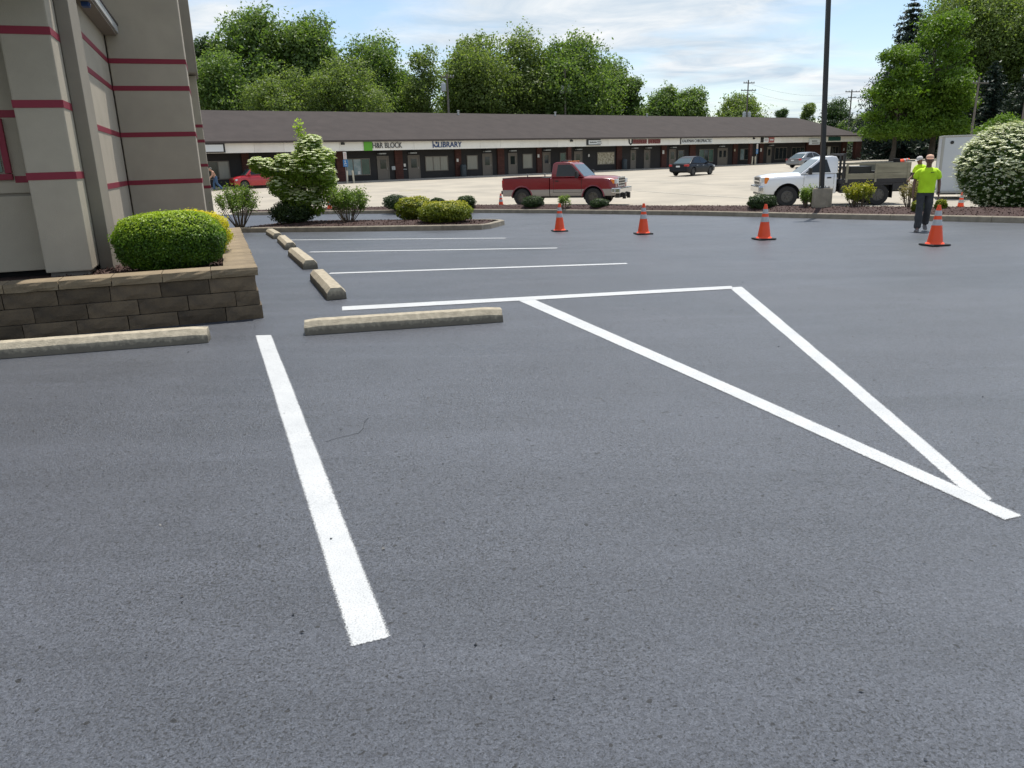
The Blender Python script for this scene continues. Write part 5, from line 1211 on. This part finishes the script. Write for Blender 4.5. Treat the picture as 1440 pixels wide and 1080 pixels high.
    for s in (1, -1):
        part('mud_flap', t, (-2.16, min(s*.6, s*1.0), .28), (-2.14, max(s*.6, s*1.0), .80), M_rubber, 0)
        part('tail_light', t, (-2.80, min(s*.7, s*.9), .88), (-2.73, max(s*.7, s*.9), 1.0), M_tail, .01)
    return t
WT_Y = 32.3; WT_RZ = math.radians(180-8); WT = Vector((at_dist(1164, WT_Y, 280), WT_Y, gz(WT_Y))); white_truck(WT, WT_RZ)
p = WT + Matrix.Rotation(WT_RZ, 3, 'Z') @ Vector((-2.25, .86, 1.60)); cone_at(p, 'cone lying tipped over on the plank bed of the white truck', .9, rot=(0, math.radians(78), math.radians(20)))

def sedan(name, label, cat, loc, rz, paint, kind='sedan', L_=4.45, group=None):
    t = thing(name, label, cat, loc, rz, group); k = L_/4.45; wr = .315; xf, xr_ = 1.36*k, -1.26*k; wh = [(xf, wr, .37), (xr_, wr, .37)]
    suv = kind == 'suv'; zb = .98 if suv else .90; zh = 1.70 if suv else 1.46
    xs = stations(-2.2*k, 2.2*k, wh, 36)
    def half(x):
        z = arch_z(x, .22, wh); u = x/(2.2*k); nose = max(0, (u-.62)/.38); tail = max(0, (-u-.72)/.28); w = .87*(1-.16*nose**2-.09*tail**2)
        z = max(z, .22+.10*nose+.12*tail); zt = zb-.03*max(0, u)-.20*nose**1.8*(1 if not suv else .8)-.03*tail; zt = zt if zt > z+.1 else z+.1
        m = lambda a: min(max(a, z+.002*(1+a)), zt-.02)
        return [(w*.94, z), (w*.99, m(.40)), (w, m(.62)), (w*.975, m(zt-.12)), (w*.90, zt-.015), (w*.55, zt+.025), (0, zt+.035)]
    skin_body('body', t, xs, half, [paint]*6, 50)
    if suv: prof = [(1.22*k, zb), (.55*k, 1.52), (.25*k, 1.64), (-.6*k, 1.69), (-1.65*k, 1.64), (-1.98*k, 1.50), (-2.12*k, zb)]
    else: prof = [(1.22*k, zb-.01), (.50*k, 1.33), (.20*k, 1.43), (-.30*k, 1.465), (-.75*k, 1.42), (-1.05*k, 1.33), (-1.75*k, zb+.01)]
    yf = lambda z: .80-(z-zb)*.42
    greenhouse(t, prof, yf, paint, ([[(1.0*k, zb+.05), (.46*k, 1.44), (.22*k, 1.54), (-.12*k, 1.56), (-.12*k, zb+.05)], [(-.22*k, zb+.05), (-.22*k, 1.56), (-1.10*k, 1.55), (-1.10*k, zb+.05)], [(-1.2*k, zb+.1), (-1.2*k, 1.54), (-1.62*k, 1.52), (-1.85*k, 1.38), (-1.9*k, zb+.1)]] if suv else
        [[(.98*k, zb+.04), (.45*k, 1.28), (.20*k, 1.355), (-.10*k, 1.38), (-.10*k, zb+.04)], [(-.19*k, zb+.04), (-.19*k, 1.38), (-.50*k, 1.37), (-.80*k, 1.31), (-1.22*k, zb+.08)]]), [(0, 'windscreen'), (5, 'rear_window')], bevel=.03)
    for s in (1, -1):
        for x in (.20*k, -.72*k): part('door_handle', t, (x-.08, s*.845-.02, zb-.15), (x+.08, s*.845+.03, zb-.11), M_chrome if paint is M_kpaint else paint, .01)
        d = MB()
        for x in (-.145*k, .86*k, -1.0*k): d.box((x-.006, s*.862-.006, .35), (x+.006, s*.862+.006, zb-.06), M_black)
        d.build('door_seam', t)
        m = MB(); m.box((.80*k, min(s*.80, s*.98), zb+.03), (.95*k, max(s*.80, s*.98), zb+.16), paint); m.build('mirror', t, bevel=.03)
        part('headlight', t, (1.86*k, min(s*.46, s*.80), .60), (2.10*k, max(s*.46, s*.80), .74), M_lamp, .03)
        part('tail_light', t, (-2.20*k, min(s*.50, s*.84), .70), (-1.90*k, max(s*.50, s*.84), .88 if not suv else 1.05), M_tail, .03)
        for x in (xf, xr_): wheel_at(t, x, s*.765, wr, .20, M_rim, 5, .70)
    part('licence_plate', t, (-2.225*k, -.17, .66), (-2.19*k, .17, .78), M_signw, .004)
    part('rear_bumper', t, (-2.225*k, -.74, .34), (-2.02*k, .74, .56), paint, .05); part('front_bumper', t, (2.0*k, -.66, .30), (2.19*k, .66, .50), paint, .05)
    part('grille', t, (2.12*k, -.42, .51), (2.17*k, .42, .60), M_black, .01)
    w = MB(); w.box((-1.9*k, -.66, .24), (1.85*k, .66, .42), M_dark)
    for cx in (xf, xr_):
        for s in (1, -1): w.box((cx-.36, min(s*.60, s*.63), .2), (cx+.36, max(s*.60, s*.63), .66), M_dark)
    w.build('underbody', t); return t
p = G(974, 247.5); sedan('sedan', 'black sedan crossing the pale lot, seen from behind its right side', 'car', Vector((at_dist(974, 63.5, 240), 63.5, gz(63.5))), math.radians(45), M_kpaint, L_=4.3)
Yc = 78.5; sedan('sedan', 'grey car parked by the strip behind the white truck cab', 'car', Vector((at_dist(1136, Yc, 225), Yc, 0)), math.radians(30), M_spaint)
Yc = 63.5; sedan('hatchback', 'bright red car parked by the strip, half hidden by the dogwood', 'car', Vector((at_dist(361, Yc, 250), Yc, gz(Yc))), math.radians(214), M_rpaint2, 'suv', 4.0)
for px, m, lab in ((1286, M_signw, 'white car parked far off by the pale road, left one'), (1309, M_spaint, 'silver car parked far off by the pale road, right one')):
    Yc = 128; sedan('parked_car', lab, 'car', Vector((at_dist(px, Yc, 217), Yc, 0)), math.radians(8), m, 'suv', 4.7, 'cars parked far off')

# enclosed white trailer
def trailer(loc, rz):
    t = thing('box_trailer', 'white enclosed box trailer behind the big flowering bush', 'trailer', loc, rz); Lh, W, z0, z1 = 6.4, 2.2, .42, 2.72
    MB().box((0, -W/2+.004, z0+.02), (Lh, W/2-.004, z1-.03), M_trailer).build('side_skin', t, bevel=.05)
    for lo, hi in (((-.02, -W/2-.012, z1-.075), (Lh+.02, W/2+.012, z1)), ((-.02, -W/2-.012, z0-.06), (Lh+.02, W/2+.012, z0+.035))): part('edge_rail', t, lo, hi, M_alu, .02)
    for x in (-.018, Lh-.09):
        for y in (-W/2-.010, W/2-.09): part('corner_post', t, (x, y, z0+.037), (x+.11, y+.10, z1-.077), M_alu, .02)
    MB().lathe([(.07, 0), (.07, .015), (.03, .02)], M_black, n=14, M=Matrix.Translation((.36, -W/2+.002, z1-.28)) @ UP).build('side_vent', t)
    for x in (3.6, 4.5):
        for s in (1, -1): wheel_at(t, x, s*1.0, .33, .2, M_rim, 6)
    for s in (1, -1): part('fender', t, (3.2, min(s*.96, s*1.2), .68), (4.9, max(s*.96, s*1.2), .74), M_alu, .02)
    c = MB(); c.box((-1.3, -.05, .45), (0.02, .05, .55), M_black); c.box((.02, -.9, .30), (Lh-.1, -.78, .36), M_black); c.box((.02, .78, .30), (Lh-.1, .9, .36), M_black); c.box((-.9, -.03, .05), (-.84, .03, .45), M_black); c.build('drawbar', t, bevel=.01)
    r = MB(); r.box((Lh-.2, -.8, z1+.001), (Lh-1.2, .8, z1+.16), M_trailer); r.build('roof_vent', t, bevel=.03); return t
Y = 34.8; trailer(Vector((at_dist(1318, Y, 240), Y, gz(Y)-.12)), math.radians(-25))

# ------------------------------------------------------------------ people
def person(label, loc, rz, J, height=1.76, skin=M_skin, shirt=M_hivis, trousers=M_jeans, hat=None, sleeves=True, head_turn=0.0, head_tilt=0.0, shirt_mark=False, hair=None):
    """J: joints (x right of the body, y back, z up), body faces -y"""
    t = thing('person', label, 'person', loc, rz)
    V, E, R = [], [], []
    def vx(p, r): V.append(tuple(p)); R.append(r); return len(V)-1
    def chain(prev, pts):
        for p, r in pts:
            i = vx(p, r); E.append((prev, i)); prev = i
        return prev
    pel = vx(J['pelvis'], (.125, .10)); ch = Vector(J['chest']); pv = Vector(J['pelvis']); nk = Vector(J['neck']); hd = Vector(J['head'])
    wa = chain(pel, [(pv.lerp(ch, .45), (.125, .095)), (ch, (.145, .105))]); n0 = chain(wa, [(nk, (.058, .058)), (hd+Vector((0, .01, -.06)), (.062, .07)), (hd+Vector((0, 0, .0)), (.078, .092)), (hd+Vector((0, 0, .075)), (.066, .08))])
    for s in ('l', 'r'):
        sg = 1 if s == 'r' else -1
        sh, el, wr = (Vector(J[k+s]) for k in ('sh', 'el', 'wr'))
        e = chain(wa, [(sh, (.058, .058)), (sh.lerp(el, .5), (.048, .048)), (el, (.040, .040)), (el.lerp(wr, .35), (.040, .040)), (wr, (.027, .030))])
        d = (wr-el).normalized(); side = d.cross(Vector((1, 0, 0))).normalized() if abs(d.x) < .8 else d.cross(Vector((0, 0, 1))).normalized()
        inn = d.cross(side).normalized()
        pm = wr+d*.055; pi = chain(e, [(pm, (.022, .036))])
        for q, (off, ln) in enumerate(((-.030, .070), (-.010, .082), (.011, .078), (.030, .062))):
            b0 = pm+d*.035+side*off; chain(pi, [(b0, (.0095, .0095)), (b0+d*ln*.55+inn*.010*sg, (.0085, .0085)), (b0+d*ln*.9+inn*.032*sg, (.007, .007))])
        th0 = wr+d*.03-side*.034; chain(pi, [(th0, (.011, .011)), (th0+d*.035-side*.016, (.0095, .0095)), (th0+d*.062-side*.012, (.008, .008))])
        hp, kn, an = (Vector(J[k+s]) for k in ('hp', 'kn', 'an')); toe = Vector(J['to'+s])
        chain(pel, [(hp, (.088, .088)), (hp.lerp(kn, .5), (.074, .074)), (kn, (.055, .055)), (kn.lerp(an, .35), (.056, .056)), (an, (.040, .040)), (an.lerp(toe, .5)+Vector((0, 0, -.02)), (.040, .034)), (toe, (.034, .024))])
    me = bpy.data.meshes.new('body'); me.from_pydata(V, E, []); o = bpy.data.objects.new('body', me); COL.objects.link(o)
    sk = o.modifiers.new('skin', 'SKIN'); sk.use_smooth_shade = True; ss = o.modifiers.new('sub', 'SUBSURF'); ss.levels = ss.render_levels = 1
    for i, r in enumerate(R): me.skin_vertices[0].data[i].radius = r
    me.skin_vertices[0].data[0].use_root = True
    bpy.context.view_layer.update(); nm = bpy.data.meshes.new_from_object(o.evaluated_get(bpy.context.evaluated_depsgraph_get())); bpy.data.objects.remove(o); nm.name = 'body'
    nm.materials.clear(); nm.materials.append(skin); nm.polygons.foreach_set('use_smooth', [True]*len(nm.polygons)); link('body', nm, t)
    # face: nose, eyes, ears, mouth; turned with the head
    HM = Matrix.Translation(hd) @ Matrix.Rotation(head_turn, 4, 'Z') @ Matrix.Rotation(head_tilt, 4, 'X')
    def ell(c, r_, mat, nm_, n=12):
        bm = bmesh.new(); bmesh.ops.create_uvsphere(bm, u_segments=n+4, v_segments=n, radius=1.0)
        m_ = bpy.data.meshes.new(nm_)
        for v in bm.verts: v.co = HM @ Vector((c[0]+v.co.x*r_[0], c[1]+v.co.y*r_[1], c[2]+v.co.z*r_[2]))
        bm.to_mesh(m_); bm.free(); m_.materials.append(mat); m_.polygons.foreach_set('use_smooth', [True]*len(m_.polygons)); return link(nm_, m_, t)
    ell((0, -.005, .005), (.076, .095, .118), skin, 'head'); ell((0, -.02, -.075), (.052, .066, .045), skin, 'jaw'); ell((0, -.104, -.015), (.014, .020, .024), skin, 'nose', 8)
    for s in (1, -1): ell((s*.031, -.088, .012), (.011, .008, .007), M_eye, 'eye', 8); ell((s*.077, .005, -.005), (.012, .020, .030), skin, 'ear', 8)
    ell((0, -.090, -.060), (.022, .008, .005), M_eye, 'mouth', 8)
    if hat:
        c = MB(); c.loft([[(.086*k*math.cos(a), -.005+.108*k*math.sin(a), z) for a in np.linspace(0, 2*math.pi, 18, endpoint=False)] for k, z in ((1.0, .035), (1.02, .062), (.93, .098), (.70, .127), (.2, .141))], hat, M=HM)
        c.loft([[(.078*math.sin(a), -.07-.105*math.cos(a)*(1 if abs(a) < 1.6 else .2), .040+.004*i-.012*math.cos(a)) for a in np.linspace(-1.45, 1.45, 12)] for i in (0, 2)], hat, M=HM)
        c.build('cap', t, smooth=50)
    if hair: ell((0, .018, .035), (.083, .096, .105), hair, 'hair')
    def ring(c, ax, ay, yaw=0.0, tilt=None, n=18):
        out = []
        for k in range(n):
            a = 2*math.pi*k/n; x, y = ax*math.copysign(abs(math.cos(a))**.85, math.cos(a)), ay*math.copysign(abs(math.sin(a))**.85, math.sin(a))
            out.append((c[0]+x*math.cos(yaw)-y*math.sin(yaw), c[1]+x*math.sin(yaw)+y*math.cos(yaw), c[2]))
        return out
    def cloth(mb, name, mat):
        o = mb.build(name, t, smooth=70)
        m_ = o.modifiers.new('sub', 'SUBSURF'); m_.levels = m_.render_levels = 2; bpy.context.view_layer.update()
        nm2 = bpy.data.meshes.new_from_object(o.evaluated_get(bpy.context.evaluated_depsgraph_get())); o.modifiers.clear()
        for v in nm2.vertices:
            k = noise.noise(v.co*7)*.016+noise.noise(v.co*17)*.008; v.co += v.normal*k
        nm2.polygons.foreach_set('use_smooth', [True]*len(nm2.polygons)); old = o.data; o.data = nm2; nm2.name = name; bpy.data.meshes.remove(old); return o
    if shirt:
        b = MB(); up = (nk-pv)
        b.loft([ring(pv+up*k+Vector((0, yo, zo)), ax, ay) for k, ax, ay, yo, zo in ((-.10, .190, .150, 0, 0), (.02, .192, .146, 0, 0), (.25, .182, .138, 0, 0), (.55, .200, .142, 0, 0), (.74, .212, .138, 0, 0), (.86, .196, .118, 0, 0), (.945, .125, .092, .008, .0), (1.0, .076, .074, .008, 0))], shirt, caps=False)
        for s in ('l', 'r'):
            sh, el = Vector(J['sh'+s]), Vector(J['el'+s]); sg = 1 if s == 'r' else -1
            b.tube([sh+Vector((-sg*.09, 0, -.01)), sh+Vector((-sg*.02, 0, .0)), sh.lerp(el, .35), sh.lerp(el, .78)], [.070, .080, .080, .088], shirt, n=12)
        cloth(b, 'shirt', shirt)
        if shirt_mark:
            m_ = MB(); q = ch
            for k in range(4): m_.box((q.x+.045+k*.018, q.y-.156, q.z+.045), (q.x+.059+k*.018, q.y-.146, q.z+.062), M_black)
            m_.build('chest_print', t)
    b = MB(); b.loft([ring(pv+Vector((0, 0, z)), ax, ay) for z, ax, ay in ((-.12, .150, .125), (-.03, .172, .132), (.06, .160, .122), (.12, .150, .115))], trousers, caps=False)
    for s in ('l', 'r'):
        hp, kn, an = (Vector(J[k+s]) for k in ('hp', 'kn', 'an'))
        b.tube([hp+Vector((0, 0, .06)), hp.lerp(kn, .3), hp.lerp(kn, .7), kn, kn.lerp(an, .4), kn.lerp(an, .8), an+Vector((0, 0, -.03))], [.098, .102, .090, .082, .080, .082, .086], trousers, n=14)
    cloth(b, 'trousers', trousers)
    for s in ('l', 'r'):
        an, toe = Vector(J['an'+s]), Vector(J['to'+s]); d = (toe-an); d.z = 0; d.normalize(); hl = an-d*.06; sd = Vector((-d.y, d.x, 0)); zf = min(an.z-.085, toe.z-.03); rg = []
        dz = (toe.z-an.z+.055)
        for f, w, h in ((0, .034, .09), (.12, .040, .10), (.35, .040, .095), (.6, .046, .07), (.85, .046, .052), (1.0, .026, .035)):
            c = hl+d*(.29*f); zb = an.z-.085+dz*f; rg.append([tuple(c+sd*w+Vector((0, 0, zb-c.z))), tuple(c+sd*w*.85+Vector((0, 0, zb+h*.7-c.z))), tuple(c+Vector((0, 0, zb+h-c.z))), tuple(c-sd*w*.85+Vector((0, 0, zb+h*.7-c.z))), tuple(c-sd*w+Vector((0, 0, zb-c.z)))])
        x = MB(); x.loft(rg, M_shoe); x.build('shoe', t, smooth=50)
    k = height/1.76; t.scale = (k, k, k); return t
walk = dict(pelvis=(0, 0, .96), chest=(.0, -.02, 1.32), neck=(0, -.01, 1.49), head=(0, -.035, 1.645),
    shl=(-.185, 0, 1.42), ell=(-.265, .05, 1.15), wrl=(-.27, -.04, .90), shr=(.185, 0, 1.42), elr=(.265, .06, 1.15), wrr=(.275, .0, .89),
    hpl=(-.095, 0, .92), knl=(-.105, -.12, .52), anl=(-.105, -.20, .09), tol=(-.14, -.38, .045), hpr=(.095, 0, .92), knr=(.085, -.01, .50), anr=(.075, .28, .17), tor=(.085, .14, .05))
p = G(1302, 326); w1 = person('worker in a neon yellow-green tee shirt and peach cap walking towards the viewer', Vector((p.x, p.y+.2, gz(p.y+.2)+.006)), math.radians(-24), walk, 1.63, hat=M_cap1, shirt_mark=True)
b = MB(); b.tube([(.2735, -.002, .925), (.2745, -.001, .905)], .040, M_black, n=14); b.build('wristwatch', w1)
stand = dict(pelvis=(0, .02, .96), chest=(.0, -.05, 1.31), neck=(0, -.10, 1.47), head=(.02, -.15, 1.60),
    shl=(-.185, -.06, 1.40), ell=(-.23, -.10, 1.12), wrl=(-.20, -.30, .98), shr=(.185, -.06, 1.40), elr=(.24, -.06, 1.13), wrr=(.22, -.26, .97),
    hpl=(-.095, 0, .92), knl=(-.10, -.03, .50), anl=(-.10, .03, .09), tol=(-.12, -.16, .045), hpr=(.095, 0, .92), knr=(.10, -.03, .50), anr=(.10, .03, .09), tor=(.12, -.16, .045))
Y = 27.4; person('second worker in neon yellow-green and a grey cap, seen sideways behind the first', Vector((at_dist(1292.5, Y, 270), Y, gz(Y)+.0)), math.radians(-70), stand, 1.80, hat=M_cap2, head_tilt=.25)
lean = dict(pelvis=(0, .06, .93), chest=(.0, -.06, 1.26), neck=(0, -.15, 1.42), head=(0, -.23, 1.54),
    shl=(-.18, -.09, 1.36), ell=(-.22, -.16, 1.08), wrl=(-.16, -.34, .92), shr=(.18, -.09, 1.36), elr=(.22, -.18, 1.08), wrr=(.16, -.36, .90),
    hpl=(-.095, .05, .90), knl=(-.10, -.10, .50), anl=(-.10, -.10, .09), tol=(-.12, -.28, .045), hpr=(.095, .05, .90), knr=(.10, .10, .50), anr=(.10, .42, .13), tor=(.11, .25, .05))
Y = 60.5; person('shirtless person in blue jeans walking beside the stucco pilaster', Vector((at_dist(302.5, Y, 255), Y, gz(Y)+.01)), math.radians(-62), lean, 1.80, skin=M_skin2, shirt=None, trousers=M_bluejeans, hair=M_hair)
